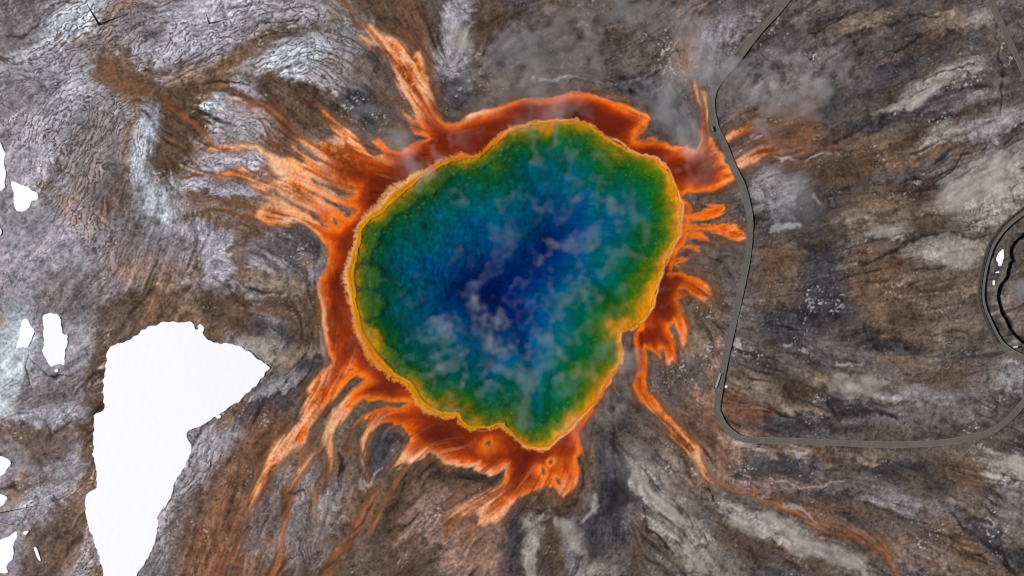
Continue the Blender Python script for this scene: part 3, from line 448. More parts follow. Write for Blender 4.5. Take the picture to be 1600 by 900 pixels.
    for L in PALE:
        d, al = line_sdf(L, X2 + 5 * mid1 + 3 * band * fx, Y2 + 5 * mid2 + 3 * band * fy, 50); hw = float(np.mean([q[2] for q in L]))
        m = sstep(hw * .5 + .8, -hw * .5 - .6, d + .8 * fine1 * min(1, hw / 3))
        pc = lin((198, 192, 192)) if hw < 6 else lin((158, 149, 141))
        col = mix(col, pc * np.clip(1 + .09 * hair + .1 * fine2 + .06 * fine1, .5, 1.4)[..., None], m * (.42 if hw < 4 else .55 if hw < 6 else .66 if hw < 20 else .85) * (sstep(-1.2, .5, fine2 + mid1 + .4) if hw < 9 else 1)); hgt += .06 * m
    for L in CRACKS:
        d, al = line_sdf(L, X2, Y2, 30); hw = max(q[2] for q in L)
        m = sstep(.9 + .3 * hw, -.5 - .5 * hw, d + .9 * fine1 * min(1, hw / 2.5))
        col = mix(col, lin((44, 38, 40)) * np.clip(1 + .25 * fine1, .5, 1.8)[..., None], m * .82); hgt -= .14 * m
    # -- pale silt lagoon on the far left
    # -- the crater on the far right: a bank that drops to a lower, wet floor
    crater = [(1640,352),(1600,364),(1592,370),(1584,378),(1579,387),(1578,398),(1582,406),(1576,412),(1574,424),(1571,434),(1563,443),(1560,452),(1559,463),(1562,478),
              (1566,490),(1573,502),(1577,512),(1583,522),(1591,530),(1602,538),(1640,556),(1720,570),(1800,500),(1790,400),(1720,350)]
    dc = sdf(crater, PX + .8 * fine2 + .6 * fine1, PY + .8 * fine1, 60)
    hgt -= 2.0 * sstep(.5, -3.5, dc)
    col = mix(col, lin((36, 34, 38)) * np.clip(1 + .3 * fine1, .5, 2)[..., None], sstep(1.2, -.6, dc) * sstep(-11, -5, dc + 2.5 * fine2))  # dark wet rock along the bank; its cast shadow is painted in too
    ring = sstep(9, 2, dc + 2 * fine2) * sstep(-1, 1, dc) * (PX < 1575) ; col = mix(col, lin((118, 112, 92)), .6 * ring)
    # -- the coloured microbial mats
    Xm, Ym = PX + .55 * wx + .7 * fine2, PY + .55 * wy + .7 * fine1
    pool = sdf(POOL, PX + .35 * wx + .9 * fine2 + .5 * fine1, PY + .35 * wy + .9 * gather(fine2, PX + 150, PY + 60) + .5 * fine1, 300)
    mo = 1.4 * band + 1.6 * line + .8 * hair; mat = sdf(MAT, Xm + mo * fx, Ym + mo * fy, 60)
    for B in BLOBS: mat = np.minimum(mat, sdf(smooth_poly(B, 1), Xm + 2.2 * mo * fx, Ym + 2.2 * mo * fy, 60))
    isl = np.full(PX.shape, 60, f32)
    for B in ISLES: isl = np.minimum(isl, sdf(smooth_poly(B, 1), Xm, Ym, 60))
    mat = np.maximum(mat, -isl)
    pd = np.maximum(pool, 0); di = np.maximum(-mat, 0)
    # dark wet seam round the mats and rusty halo beyond it
    halo = sstep(20, 0, mat) * sstep(-.8, .6, mid1 + .3) * (pool > 0); col = mix(col, lin((124, 82, 54)) * (1 + .12 * hair + .15 * line)[..., None], .55 * halo)
    seam = sstep(5.5, 1, mat) * (pool > 0) ; col = mix(col, lin((78, 54, 40)), .36 * seam)
    # mat colour: from the rim outwards and from the edge inwards
    far = sstep(50, 150, pd)
    w = di + 2.0 * fine2 + 2.0 * band * (.3 + .7 * far) + 3.2 * mid1 + 2.6 * line * (.35 + .65 * far)
    near = ramp(w, [(-2, (176,92,46)), (1, (214,106,36)), (4, (228,110,26)), (8.5, (212,90,14)), (13, (186,68,10)), (19, (150,50,7)), (30, (116,38,6))])
    out_ = ramp(w, [(-3, (146,92,62)), (0, (186,106,64)), (3.5, (230,146,88)), (7, (228,120,42)), (12, (212,98,18)), (20, (176,74,10))])
    mc = mix(near, out_, far)
    mc *= np.clip(1 + (.05 + .11 * far) * hair + .06 * fine1 + (.03 + .06 * far) * band + (.08 + .14 * far) * line, .35, 1.8)[..., None]
    # cream filaments on the thin far ends and in the fans
    cf = sstep(.2, 1.5, .5 * hair + .8 * line + .4 * band + .6 * mid2 + .45 * far) * sstep(40, 130, pd) * sstep(26, 3, di)
    mc = mix(mc, lin((240, 192, 152)), .8 * cf)
    df = sstep(.5, 1.5, -.4 * hair - .9 * line - .4 * band + .3 * mid1) * sstep(30, 100, pd); mc = mix(mc, lin((150, 74, 34)), .55 * df)
    for cx_, cy_, rx_, ry_ in [(425,290,70,40),(480,232,40,22),(455,692,30,44),(745,802,44,24),(600,70,34,36),(648,722,24,12),(520,700,14,26),(1090,180,12,50),(1160,240,40,20)]:
        pk = np.exp(-((PX - cx_) / rx_) ** 2 - ((PY - cy_) / ry_) ** 2) * np.clip(.62 + .3 * line + .2 * hair + .35 * mid2, 0, 1); mc = mix(mc, lin((234, 176, 138)), .85 * pk)
    # pale pinkish beaches where the flow dries out along some banks
    for cx_, cy_, rx_, ry_ in [(735,728,60,16),(500,500,10,60),(590,60,40,22),(470,680,30,40),(655,718,26,14),(520,690,16,30),(780,800,50,30),(430,300,60,26),(520,220,30,16),(735,178,40,10)]:
        pk = np.exp(-((PX - cx_) / rx_) ** 2 - ((PY - cy_) / ry_) ** 2) * sstep(15, 1, di + 3 * fine2 + 2.5 * hair); mc = mix(mc, lin((236, 178, 142)), .8 * pk)
    gr = sstep(.3, 1.5, fine1 + .6 * fine3) * far ; mc = mix(mc, lin((240,160,84)), .35 * gr)
    sA = sstep(.9, 2.6, strA) * sstep(10, 70, pd); sB = sstep(.9, 2.4, strB) * sstep(10, 70, pd)
    mc = mix(mc, lin((244, 176, 116)), .62 * sA * (.45 + .55 * far)); mc = mix(mc, lin((120, 52, 20)), .62 * sB)
    gra = np.clip(1 + (.10 * fine3 + .08 * noise(1.8, 96)) * (.5 + .8 * far), .5, 1.6); mc *= gra[..., None]
    # dark red pools of mat close to the rim
    drz = np.zeros(PX.shape, f32)
    for cx_, cy_, rx_, ry_ in [(620,262,50,26),(700,222,60,16),(760,192,50,12),(860,172,90,12),(960,195,40,16),(1030,240,40,14),(1095,262,30,24),(1068,320,12,30),(1050,430,20,30),(1010,530,24,30),(1045,490,20,20),(790,730,26,34),(850,715,50,14),(610,612,40,12),(520,480,14,60),(700,680,60,14)]:
        drz = np.maximum(drz, np.exp(-((PX - cx_) / rx_) ** 2 - ((PY - cy_) / ry_) ** 2))
    dr = np.clip(drz * (.95 + .3 * mid1 + .25 * band), 0, 1) * sstep(3, 10, di); mc = mix(mc, lin((100, 30, 8)), .82 * dr); mc *= np.clip(1 + .13 * noise(36, 103) + .08 * noise(18, 104), .6, 1.4)[..., None]
    # golden rim: rings of ochre, then a lumpy pale crust
    th = np.arctan2(PY - 440, PX - 810)
    lft = sstep(760, 660, PX); rgt = sstep(900, 980, PX)
    wide = (.74 * lft + .42 * (1 - lft)) * (1 - .42 * rgt) * np.clip(1 + .16 * mid1 + .10 * noise(30, 95), .55, 1.5); 
    q = pd / wide + .8 * fine2 * .6
    gold = ramp(q, [(0, (140,108,10)), (2, (192,134,14)), (4.5, (212,148,22)), (6.5, (182,114,8)), (8.5, (206,132,18)), (11, (222,140,34)), (13, (228,146,60)), (19, (228,148,74)), (24, (222,132,62))]); gold = mix(gold, lin((240, 186, 128)) * np.ones_like(gold), .6 * sstep(10, 14, q) * lft * sstep(560, 420, PY))
    gold *= np.clip(.96 + .07 * fine1 + .08 * fine2 + .14 * fine3 * sstep(9, 14, q), .5, 1.5)[..., None]
    gold = mix(gold, lin((204, 104, 24)) * np.ones_like(gold), .6 * sstep(.1, 1.3, noise(34, 101) + .5 * mid2))
    lump = q + 1.4 * fine1 + 3.0 * fine3 + 3.0 * mid1 + 1.0 * fine2
    gm2 = sstep(23, 12, lump + 2.2 * noise(24, 102)) * (pool > -.5)
    mc = mix(mc, gold, gm2)
    # thin bright lip on the right and lower rim
    lip = sstep(2.6, .4, np.abs(pd - 5.5 - 1.2 * fine2 - 1.0 * fine1)) * sstep(700, 860, PX) * sstep(-1.6, .2, mid2 + fine2) ; mc = mix(mc, lin((240, 172, 104)), .75 * lip)
    fe = 2.6 + 2.4 * far; inm = sstep(fe, -fe, mat + .9 * line * far + .5 * hair) * (1 - .35 * far * sstep(.9, 2.0, -line) * sstep(8, 2, di))
    inm = np.maximum(inm, sstep(12, 8, q + 1.5 * fine1) * (pool > -1) )
    col = mix(col, mc, inm)
    hgt = hgt * (1 - .75 * inm) + .05 * inm - .06 * sstep(0, -12, mat)
    hgt += .015 * fine1 * inm * gm2 * sstep(9, 14, q)
    hgt += inm * (.004 * hair + .012 * band * far)
    hgt = np.where(isl < 0, hgt + .10, hgt)
    sd = sdf(SNOWFIELD, PX, PY, 20); hgt = hgt - .9 * sstep(-2, -7, sd)
    # keep the rim level so the water meets it everywhere
    k = sstep(26, 4, pd); hgt = hgt * (1 - k) + .10 * k
    # -- pool floor: a shallow shelf, then the throat
    ip = np.maximum(-pool, 0)
    scal = np.full(PX.shape, 60, f32)
    for cx_, cy_, rx_, ry_ in [(577,432,25,21),(577,474,26,23)]:
        scal = np.minimum(scal, (np.sqrt(((PX - cx_ + 1.5 * fine2) / rx_) ** 2 + ((PY - cy_ + 1.5 * fine1) / ry_) ** 2) - 1) * min(rx_, ry_))
    ctr = np.sqrt(((PX - 800) * .90 + (PY - 430) * .25) ** 2 + ((PY - 425) * .92) ** 2)
    dist_c = ip * .62 + np.maximum(0, 250 - ctr) * .42
    east_shelf = np.clip(.5 + .75 * np.cos(th - math.radians(10)) , 0, 1)        # the wide ochre shelf lies on the east and south-east
    e = ip + 8 * mid1 + 5 * fine2
    e = e * 1.08
    east = ramp(e, [(0,(208,130,12)),(6,(178,126,10)),(13,(126,114,8)),(23,(74,98,8)),(36,(26,90,18)),(54,(0,86,50)),(78,(0,88,88)),(110,(0,82,110)),(146,(0,57,106)),(184,(0,36,94)),(224,(0,22,80))])
    west = ramp(e, [(0,(190,138,16)),(5,(130,114,12)),(13,(56,92,14)),(27,(8,84,34)),(50,(0,82,66)),(80,(0,90,102)),(116,(0,82,122)),(150,(0,58,108)),(186,(0,36,94)),(224,(0,22,80))])
    pc = mix(west, east, east_shelf)
    led = 16 + 7 * mid1 + 5 * noise(22, 81); sh = np.maximum(sstep(3, -8, scal) * .5, sstep(4, -4, ip - led) * .4 * (1 - east_shelf)); under = np.maximum(sstep(9, 1, scal) * (1 - sstep(2, -4, scal)) * sstep(60, 30, ip), sstep(9, 1, ip - led) * sstep(-3, 2, ip - led) * (1 - east_shelf) * .7)
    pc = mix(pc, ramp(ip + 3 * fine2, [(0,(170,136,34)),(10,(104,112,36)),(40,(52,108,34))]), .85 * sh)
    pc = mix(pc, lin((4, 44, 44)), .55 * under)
    net = np.abs(gather(fbm(20, 51, 3), PX + 6 * mid1 + 3 * fine2, PY + 6 * mid2 + 3 * fine1)); net2 = np.abs(fbm(9, 52, 3))
    pc *= np.clip(1 + .16 * sstep(.22, 0, net) + .10 * sstep(.3, 0, net2) - .05 + .05 * fine1 + .08 * hair + .07 * mid2 + .05 * fine2, .35, 1.9)[..., None]
    spk = sstep(.6, 2.2, noise(2.1, 94) + .5 * fine3) * sstep(60, 20, ip) * sstep(4, 9, ip) * sstep(-.4, .8, mid1 + .5 * fine2 + .4 * east_shelf); pc = mix(pc, lin((160, 164, 40)), .16 * spk)
    depth = np.interp(ip + 4 * mid1, [0, 18, 42, 80, 140, 220], [.18, .45, 1.2, 3.0, 6.5, 11]).astype(f32) - .9 * sh * sstep(10, 30, ip) + .05 * fine1
    depth = np.maximum(depth, .15)
    ABS = np.array([.25, .036, .012], f32)
    floor = np.clip(pc / np.exp(-ABS * 2.35 * depth[..., None]), 0, .8)
    ins = sstep(.8, -.8, pool)
    col = mix(col, floor, ins); hgt = hgt * (1 - (pool < 0)) - np.where(pool < 0, depth - .10 * sstep(4, 0, ip), 0)
    inm = np.where(pool < 0, 0, inm)
    final = mix(col, pc, ins)
    # -- how thick the steam stands
    X3, Y3 = PX + 22 * mid1 + 9 * fine2, PY + 22 * mid2 + 9 * fine1
    wisp = gather(fbm(44, 61, 4, .5), X3, Y3); fil = np.abs(gather(fbm(52, 62, 3, .5), X3, Y3)); fil2 = np.abs(gather(fbm(26, 63, 3, .5), X3, Y3))
    st = np.zeros(PX.shape, f32); sw = np.zeros(PX.shape, f32)
    for x, y, rx, ry, a_, s_ in STEAM:
        ca, sa = math.cos(math.radians(a_)), math.sin(math.radians(a_)); dx, dy = PX - x + 10 * mid2, PY - y + 10 * mid1
        g = s_ * np.exp(-(((dx * ca - dy * sa) / rx) ** 2 + ((dx * sa + dy * ca) / ry) ** 2))
        if rx > 100: sw += g
        else: st += g
    thin = sstep(.17, 0, fil) + .7 * sstep(.12, 0, fil2)
    gp = sstep(-25, 10, pool); steam = st * np.clip(.12 + .06 * gp + .36 * wisp, 0.0, 1.3) * (.07 + .95 * gp) + (1.9 * sw + .22 * st) * thin * np.clip(.6 + .35 * wisp, .1, 1.2)
    Xw, Yw = PX + 7 * mid1 + 5 * fine2 + 2 * fine1, PY + 7 * mid2 + 5 * gather(fine2, PX + 200, PY + 100) + 2 * fine1; wm = np.zeros(PX.shape, f32)
    for L in WISPS:
        d, al = line_sdf(L, Xw, Yw, 50); hw = max(q[2] for q in L); wm = np.maximum(wm, sstep(hw * .8 + 2, -hw * .8, d + 1.5 * fine2))
    steam += .40 * wm * np.clip(.7 + .25 * wisp + .12 * fine2, .1, 1.2)
    veil = .085 * (1 - gp); steam = np.maximum(steam - veil, 0) * (.80 + .20 * gp)
    for _ in range(4):
        steam = (steam + np.roll(steam, 1, 0) + np.roll(steam, -1, 0)) / 3; steam = (steam + np.roll(steam, 1, 1) + np.roll(steam, -1, 1)) / 3
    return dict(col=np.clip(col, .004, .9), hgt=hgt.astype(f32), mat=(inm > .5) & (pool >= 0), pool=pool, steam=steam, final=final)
# ------------------------------------------------------------------ MAP END

# ---------------------------------------------------------------- helpers
COLL = scene.collection
def at(px, py, z=0.0):
    """the spot in the world that stands at map position (px, py) as seen on the ground from the drone, at height z"""
    k = 1 - z / CAMH
    return Vector(((NADX + (px - NADX) * k - 800) * S, (450 - (NADY + (py - NADY) * k)) * S, z))

def tag(o, label=None, cat=None, group=None, kind=None):
    for k, v in (("label", label), ("category", cat), ("group", group), ("kind", kind)):
        if v: o[k] = v
    return o

def empty(name, loc, label, cat, group=None):
    o = bpy.data.objects.new(name, None); COLL.objects.link(o); o.location = loc; o.empty_display_size = .3
    return tag(o, label, cat, group)

def link_mesh(name, me, mat, parent=None):
    o = bpy.data.objects.new(name, me); COLL.objects.link(o)
    if mat and not me.materials: me.materials.append(mat)
    if parent is not None: o.parent = parent
    return o

class MB:
    """collects solids, then links them as one mesh object (coordinates relative to origin)"""
    def __init__(self, origin=(0, 0, 0)): self.v = []; self.f = []; self.c = []; self.o = Vector(origin)
    def add(self, vs, fs, tone=1.0):
        n = len(self.v); self.v += [tuple(Vector(p) - self.o) for p in vs]; self.f += [[n + i for i in q] for q in fs]; self.c += [tone] * len(vs)
    def box(self, p, q, r, w, h, tone=1.0):
        """bar from p to q, width w along unit r, height h, its top at p/q"""
        p, q, r = Vector(p), Vector(q), Vector(r); d = Vector((0, 0, -h)); a = r * w / 2
        self.add([p - a, p + a, q + a, q - a, p - a + d, p + a + d, q + a + d, q - a + d],
                 [(0, 1, 2, 3), (7, 6, 5, 4), (0, 4, 5, 1), (1, 5, 6, 2), (2, 6, 7, 3), (3, 7, 4, 0)], tone)
    def tube(self, pts, radii, n=8, tone=1.0):
        pts = [Vector(p) for p in pts]; rings = []
        for i, p in enumerate(pts):
            t = (pts[min(i + 1, len(pts) - 1)] - pts[max(i - 1, 0)]).normalized()
            a = t.orthogonal().normalized(); b = t.cross(a)
            rings.append([p + (a * math.cos(2 * math.pi * k / n) + b * math.sin(2 * math.pi * k / n)) * radii[i] for k in range(n)])
        vs = [v for r in rings for v in r]; fs = []
        for i in range(len(pts) - 1):
            for k in range(n): fs.append((i * n + k, i * n + (k + 1) % n, (i + 1) * n + (k + 1) % n, (i + 1) * n + k))
        fs.append(tuple(range(n))[::-1]); fs.append(tuple(range(len(vs) - n, len(vs))))
        self.add(vs, fs, tone)
    def build(self, name, mat, parent=None):
        me = bpy.data.meshes.new(name); me.from_pydata(self.v, [], self.f)
        ca = me.color_attributes.new("tone", 'FLOAT_COLOR', 'POINT')
        ca.data.foreach_set("color", np.repeat(np.array(self.c, f32)[:, None], 4, 1).ravel())
        bm = bmesh.new(); bm.from_mesh(me); bmesh.ops.recalc_face_normals(bm, faces=bm.faces); bm.to_mesh(me); bm.free()
        o = link_mesh(name, me, mat, parent)
        if parent is None: o.location = self.o
        else: o.location = self.o - Vector(parent.location)
        return o

def new_mat(name):
    m = bpy.data.materials.new(name); m.use_nodes = True; t = m.node_tree
    return m, t, t.nodes["Principled BSDF"]

def plain_mat(name, rgb, rough=.7, var=.15, scale=4.0, tone=True):
    m, t, b = new_mat(name); N, L = t.nodes, t.links
    rgbn = N.new("ShaderNodeRGB"); rgbn.outputs[0].default_value = (*lin(rgb), 1)
    nz = N.new("ShaderNodeTexNoise"); nz.inputs["Scale"].default_value = scale; nz.inputs["Detail"].default_value = 5
    geo = N.new("ShaderNodeNewGeometry"); L.new(geo.outputs["Position"], nz.inputs["Vector"])
    mr = N.new("ShaderNodeMapRange"); mr.inputs[1].default_value = .25; mr.inputs[2].default_value = .75
    mr.inputs[3].default_value = 1 - var; mr.inputs[4].default_value = 1 + var; L.new(nz.outputs[0], mr.inputs[0])
    mul = N.new("ShaderNodeVectorMath"); mul.operation = 'SCALE'; L.new(rgbn.outputs[0], mul.inputs[0]); L.new(mr.outputs[0], mul.inputs["Scale"])
    last = mul.outputs[0]
    if tone:
        at_ = N.new("ShaderNodeAttribute"); at_.attribute_name = "tone"
        m2 = N.new("ShaderNodeVectorMath"); m2.operation = 'MULTIPLY'; L.new(last, m2.inputs[0]); L.new(at_.outputs["Color"], m2.inputs[1]); last = m2.outputs[0]
    L.new(last, b.inputs["Base Color"]); b.inputs["Roughness"].default_value = rough
    return m

def ground_mat(name, rough, spec, grain, bump):
    m, t, b = new_mat(name); N, L = t.nodes, t.links
    a = N.new("ShaderNodeAttribute"); a.attribute_name = "surface"
    geo = N.new("ShaderNodeNewGeometry")
    n1 = N.new("ShaderNodeTexNoise"); n1.inputs["Scale"].default_value = 3.2; n1.inputs["Detail"].default_value = 6; n1.inputs["Roughness"].default_value = .7
    L.new(geo.outputs["Position"], n1.inputs["Vector"])
    mr = N.new("ShaderNodeMapRange"); mr.inputs[1].default_value = .3; mr.inputs[2].default_value = .7; mr.inputs[3].default_value = 1 - grain; mr.inputs[4].default_value = 1 + grain
    L.new(n1.outputs[0], mr.inputs[0])
    mul = N.new("ShaderNodeVectorMath"); mul.operation = 'SCALE'; L.new(a.outputs["Color"], mul.inputs[0]); L.new(mr.outputs[0], mul.inputs["Scale"])
    L.new(mul.outputs[0], b.inputs["Base Color"]); b.inputs["Roughness"].default_value = rough; b.inputs["Specular IOR Level"].default_value = spec
    bp = N.new("ShaderNodeBump"); bp.inputs["Strength"].default_value = bump; bp.inputs["Distance"].default_value = .12
    L.new(n1.outputs[0], bp.inputs["Height"]); L.new(bp.outputs[0], b.inputs["Normal"])
    return m

# ---------------------------------------------------------------- ground, mats and pool floor
M = build_map()
WX, WY, WZ = ((PX - 800) * S).astype(f32), ((450 - PY) * S).astype(f32), M["hgt"]
idx = np.arange(NXG * NYG, dtype=np.int32).reshape(NYG, NXG)
Q = np.stack([idx[1:, :-1], idx[1:, 1:], idx[:-1, 1:], idx[:-1, :-1]], -1)
def cent(F): return (F[1:, :-1] + F[1:, 1:] + F[:-1, 1:] + F[:-1, :-1]) * .25
f_pool = cent(M["pool"]) < 0; f_mat = (cent(M["mat"].astype(f32)) > .5) & ~f_pool
def sheet(name, mask, mat, label):
    q = Q[mask]; used, inv = np.unique(q.ravel(), return_inverse=True)
    me = bpy.data.meshes.new(name); n = len(q)
    me.vertices.add(len(used)); me.vertices.foreach_set("co", np.stack([WX.ravel()[used], WY.ravel()[used], WZ.ravel()[used]], -1).astype(f32).ravel())
    me.loops.add(4 * n); me.loops.foreach_set("vertex_index", inv.astype(np.int32).ravel())
    me.polygons.add(n); me.polygons.foreach_set("loop_start", np.arange(0, 4 * n, 4, dtype=np.int32))
    me.update(calc_edges=True)
    ca = me.color_attributes.new("surface", 'FLOAT_COLOR', 'POINT')
    c = np.ones((len(used), 4), f32); c[:, :3] = M["col"].reshape(-1, 3)[used]; ca.data.foreach_set("color", c.ravel())
    me.shade_smooth()
    o = link_mesh(name, me, mat); tag(o, label, None, None, "structure"); return o
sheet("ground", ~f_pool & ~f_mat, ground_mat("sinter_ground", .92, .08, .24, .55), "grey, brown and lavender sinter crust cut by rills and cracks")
sheet("microbial_mat", f_mat, ground_mat("microbial_mat", .7, .04, .12, .22), "orange and rust microbial mat fringing the hot spring with runoff fingers")
sheet("pool_floor", f_pool, ground_mat("pool_floor", .9, .02, .10, .3), "ochre to pale floor of the hot spring under water")

# ---------------------------------------------------------------- water of the hot spring
def offset_poly(P, d):
    P = np.array(P, float); T = np.roll(P, -1, 0) - np.roll(P, 1, 0); T /= np.linalg.norm(T, axis=1)[:, None]
    Nn = np.stack([T[:, 1], -T[:, 0]], 1); A = np.sum(P[:, 0] * np.roll(P[:, 1], -1) - np.roll(P[:, 0], -1) * P[:, 1])
    return P + Nn * d * (1 if A > 0 else -1)
def prism(name, P, z0, z1, mat, parent=None, label=None):
    vs = [((x - 800) * S, (450 - y) * S, z1) for x, y in P]; n = len(vs)
    tri = tessellate_polygon([[Vector(v) for v in vs]])
    V = vs + [(x, y, z0) for x, y, z in vs]
    F = [tuple(t) for t in tri] + [tuple(i + n for i in t[::-1]) for t in tri] + [(i, (i + 1) % n, (i + 1) % n + n, i + n) for i in range(n)]
    me = bpy.data.meshes.new(name); me.from_pydata(V, [], F)
    bm = bmesh.new(); bm.from_mesh(me); bmesh.ops.recalc_face_normals(bm, faces=bm.faces); bm.to_mesh(me); bm.free()
    return link_mesh(name, me, mat, parent)
wm, t, b = new_mat("spring_water"); N, L = t.nodes, t.links; N.remove(b)
lw = N.new("ShaderNodeLayerWeight"); lw.inputs[0].default_value = .5                     # Schlick reflectance, the same from above and below
pw = N.new("ShaderNodeMath"); pw.operation = 'POWER'; pw.inputs[1].default_value = 5; L.new(lw.outputs["Facing"], pw.inputs[0])
fr = N.new("ShaderNodeMath"); fr.operation = 'MULTIPLY_ADD'; fr.inputs[1].default_value = .97; fr.inputs[2].default_value = .02; L.new(pw.outputs[0], fr.inputs[0])
tr = N.new("ShaderNodeBsdfTransparent"); gl = N.new("ShaderNodeBsdfGlossy"); gl.inputs["Roughness"].default_value = .12
mx = N.new("ShaderNodeMixShader"); L.new(fr.outputs[0], mx.inputs[0]); L.new(tr.outputs[0], mx.inputs[1]); L.new(gl.outputs[0], mx.inputs[2])
nz = N.new("ShaderNodeTexNoise"); nz.inputs["Scale"].default_value = .9; nz.inputs["Detail"].default_value = 6
geo = N.new("ShaderNodeNewGeometry"); L.new(geo.outputs["Position"], nz.inputs["Vector"])
bp = N.new("ShaderNodeBump"); bp.inputs["Strength"].default_value = .35; bp.inputs["Distance"].default_value = .2; L.new(nz.outputs[0], bp.inputs["Height"]); L.new(bp.outputs[0], gl.inputs["Normal"])
va = N.new("ShaderNodeVolumeAbsorption"); va.inputs["Density"].default_value = .25; va.inputs["Color"].default_value = (0, 1 - .036 / .25, 1 - .012 / .25, 1)
out = N["Material Output"]; L.new(mx.outputs[0], out.inputs["Surface"]); L.new(va.outputs[0], out.inputs["Volume"])
water = prism("hot_spring_water", offset_poly(smooth_poly(POOL, 2), 3.4), -16, 0.0, wm)
tag(water, "round deep hot spring pool, navy centre shading to green and gold", None, None, "structure")

# ---------------------------------------------------------------- boardwalks
deck_m = plain_mat("weathered_deck", (100, 93, 87), .8, .10, .8)
kerb_m = plain_mat("pale_kerb_board", (114, 106, 98), .75, .12, 1.2)
post_m = plain_mat("dark_timber", (70, 60, 52), .8, .2, 2)
DECK = 0.45
rng = np.random.default_rng(5)
def resample(P, step):
    P = np.array(P, float); n = len(P)
    E = np.vstack([2 * P[0] - P[1], P, 2 * P[-1] - P[-2]]); pts = []
    for i in range(1, n):
        p0, p1, p2, p3 = E[i - 1], E[i], E[i + 1], E[i + 2]
        for k in range(12):
            t_ = k / 12; pts.append(.5 * ((2 * p1) + (-p0 + p2) * t_ + (2 * p0 - 5 * p1 + 4 * p2 - p3) * t_ ** 2 + (-p0 + 3 * p1 - 3 * p2 + p3) * t_ ** 3))
    pts.append(P[-1]); pts = np.array(pts); d = np.concatenate([[0], np.cumsum(np.linalg.norm(np.diff(pts, axis=0), axis=1))])
    s = np.arange(0, d[-1], step); return np.stack([np.interp(s, d, pts[:, k]) for k in range(2)], 1)
def boardwalk(centre, width, label, railing=None):
    C = resample([tuple(at(x, y, DECK).xy) for x, y in centre], .165); w = width * S
    mid = C[len(C) // 2]; root = empty("boardwalk", (mid[0], mid[1], 0), label, "boardwalk", "boardwalks round the spring")
    T = np.gradient(C, axis=0); T /= np.linalg.norm(T, axis=1)[:, None]; R = np.stack([T[:, 1], -T[:, 0]], 1)
    zz = lambda i: DECK + .006 * math.sin(i * .21)
    per = 30
    pm = MB(); pm.tube([(0, 0, -.9), (0, 0, DECK - .1)], [.09, .09], 6); pmesh = None
    for s in range(0, len(C) - 1, per):
        o = MB((*C[s], DECK)); pt = 1 + .05 * rng.standard_normal()
        for i in range(s, min(s + per, len(C) - 1)):
            a, q = Vector((*C[i], zz(i))), Vector((*C[i + 1], zz(i))); dlt = (q - a) * .04
            o.box(a + dlt, q - dlt, (*R[i], 0), w * (1 + .006 * rng.standard_normal()), .05, pt * (1 + .07 * rng.standard_normal()))
        o.build("deck_panel", deck_m, root)
        for side in (-1, 1):
            p = C[s] + R[s] * side * (w / 2 - .18)
            if pmesh is None:
                ob = pm.build("support_post", post_m, root); pmesh = ob.data
            else: ob = link_mesh("support_post", pmesh, None, root)
            ob.location = Vector((p[0], p[1], 0)) - root.location
    for side in (-1, 1):
        k = MB(root.location); st = 4
        for i in range(0, len(C) - st, st):
            a = Vector((*(C[i] + R[i] * side * (w / 2 - .09)), DECK + .07)); q = Vector((*(C[i + st] + R[i + st] * side * (w / 2 - .09)), DECK + .07))
            k.box(a, q, (*R[i], 0), .12, .065, 1 + .08 * rng.standard_normal())
        k.build("kerb_board", kerb_m, root)
        j = MB(root.location)
        for i in range(0, len(C) - 12, 12):
            a = Vector((*(C[i] + R[i] * side * (w / 2 - .06)), DECK - .06)); q = Vector((*(C[i + 12] + R[i + 12] * side * (w / 2 - .06)), DECK - .06))
            j.box(a, q, (*R[i], 0), .08, .24, 1)
        j.build("side_beam", post_m, root)
    if railing:
        i0, i1, side = railing
        sel = [i for i in range(len(C)) if i0 <= i / len(C) <= i1]
        e = lambda i, z: Vector((*(C[i] + R[i] * side * (w / 2 + .02)), z))
        def under(ob, parent, world): ob.parent = parent; ob.location = Vector(world) - root.location
        rails = []
        for z, hh in ((DECK + 1.16, .10), (DECK + .72, .12), (DECK + .36, .10)):
            ra = MB(root.location)
            for a_, b_ in zip(sel[::6], sel[6::6]): ra.box(e(a_, z), e(b_, z), (*R[a_], 0), .20 if z > DECK + 1 else .08, hh, 1)
            rails.append(ra.build("railing" if not rails else "rail", post_m, root))
        for ob in rails[1:]: under(ob, rails[0], root.location)
        first = None
        for i in sel[::12]:
            if first is None:
                po = MB(); po.box((0, -.06, 0), (0, .06, 0), (1, 0, 0), .16, 1.3); ob = po.build("railing_post", post_m, root); first = ob.data
            else: ob = link_mesh("railing_post", first, None, root)
            under(ob, rails[0], e(i, DECK + 1.12))
        for a_, b_ in zip(sel[::12], sel[12::12]):
            br = MB(e(a_, DECK + .1)); br.tube([e(a_, DECK + .1), e(b_, DECK + 1.05)], [.06, .06], 5); ob = br.build("diagonal_brace", post_m, root); under(ob, rails[0], e(a_, DECK + .1))
    return root
def platform(root, P):
    vs = [tuple(at(x, y, DECK).xy) for x, y in P]; o = MB((*vs[0], DECK))
    tri = tessellate_polygon([[Vector((*v, 0)) for v in vs]]); n = len(vs)
    V = [(*v, DECK - .012) for v in vs] + [(*v, DECK - .26) for v in vs]
    o.add(V, [tuple(t_) for t_ in tri] + [tuple(i + n for i in t_[::-1]) for t_ in tri] + [(i, (i + 1) % n, (i + 1) % n + n, i + n) for i in range(n)])
    o.build("viewing_platform", deck_m, root)
    k = MB(root.location)
    for a, b_ in zip(vs[:-1], vs[1:]):
        d = (Vector(b_) - Vector(a)).normalized(); k.box((*a, DECK + .12), (*b_, DECK + .12), (d.y, -d.x, 0), .16, .13, 1)
    k.build("kerb_board", kerb_m, root)
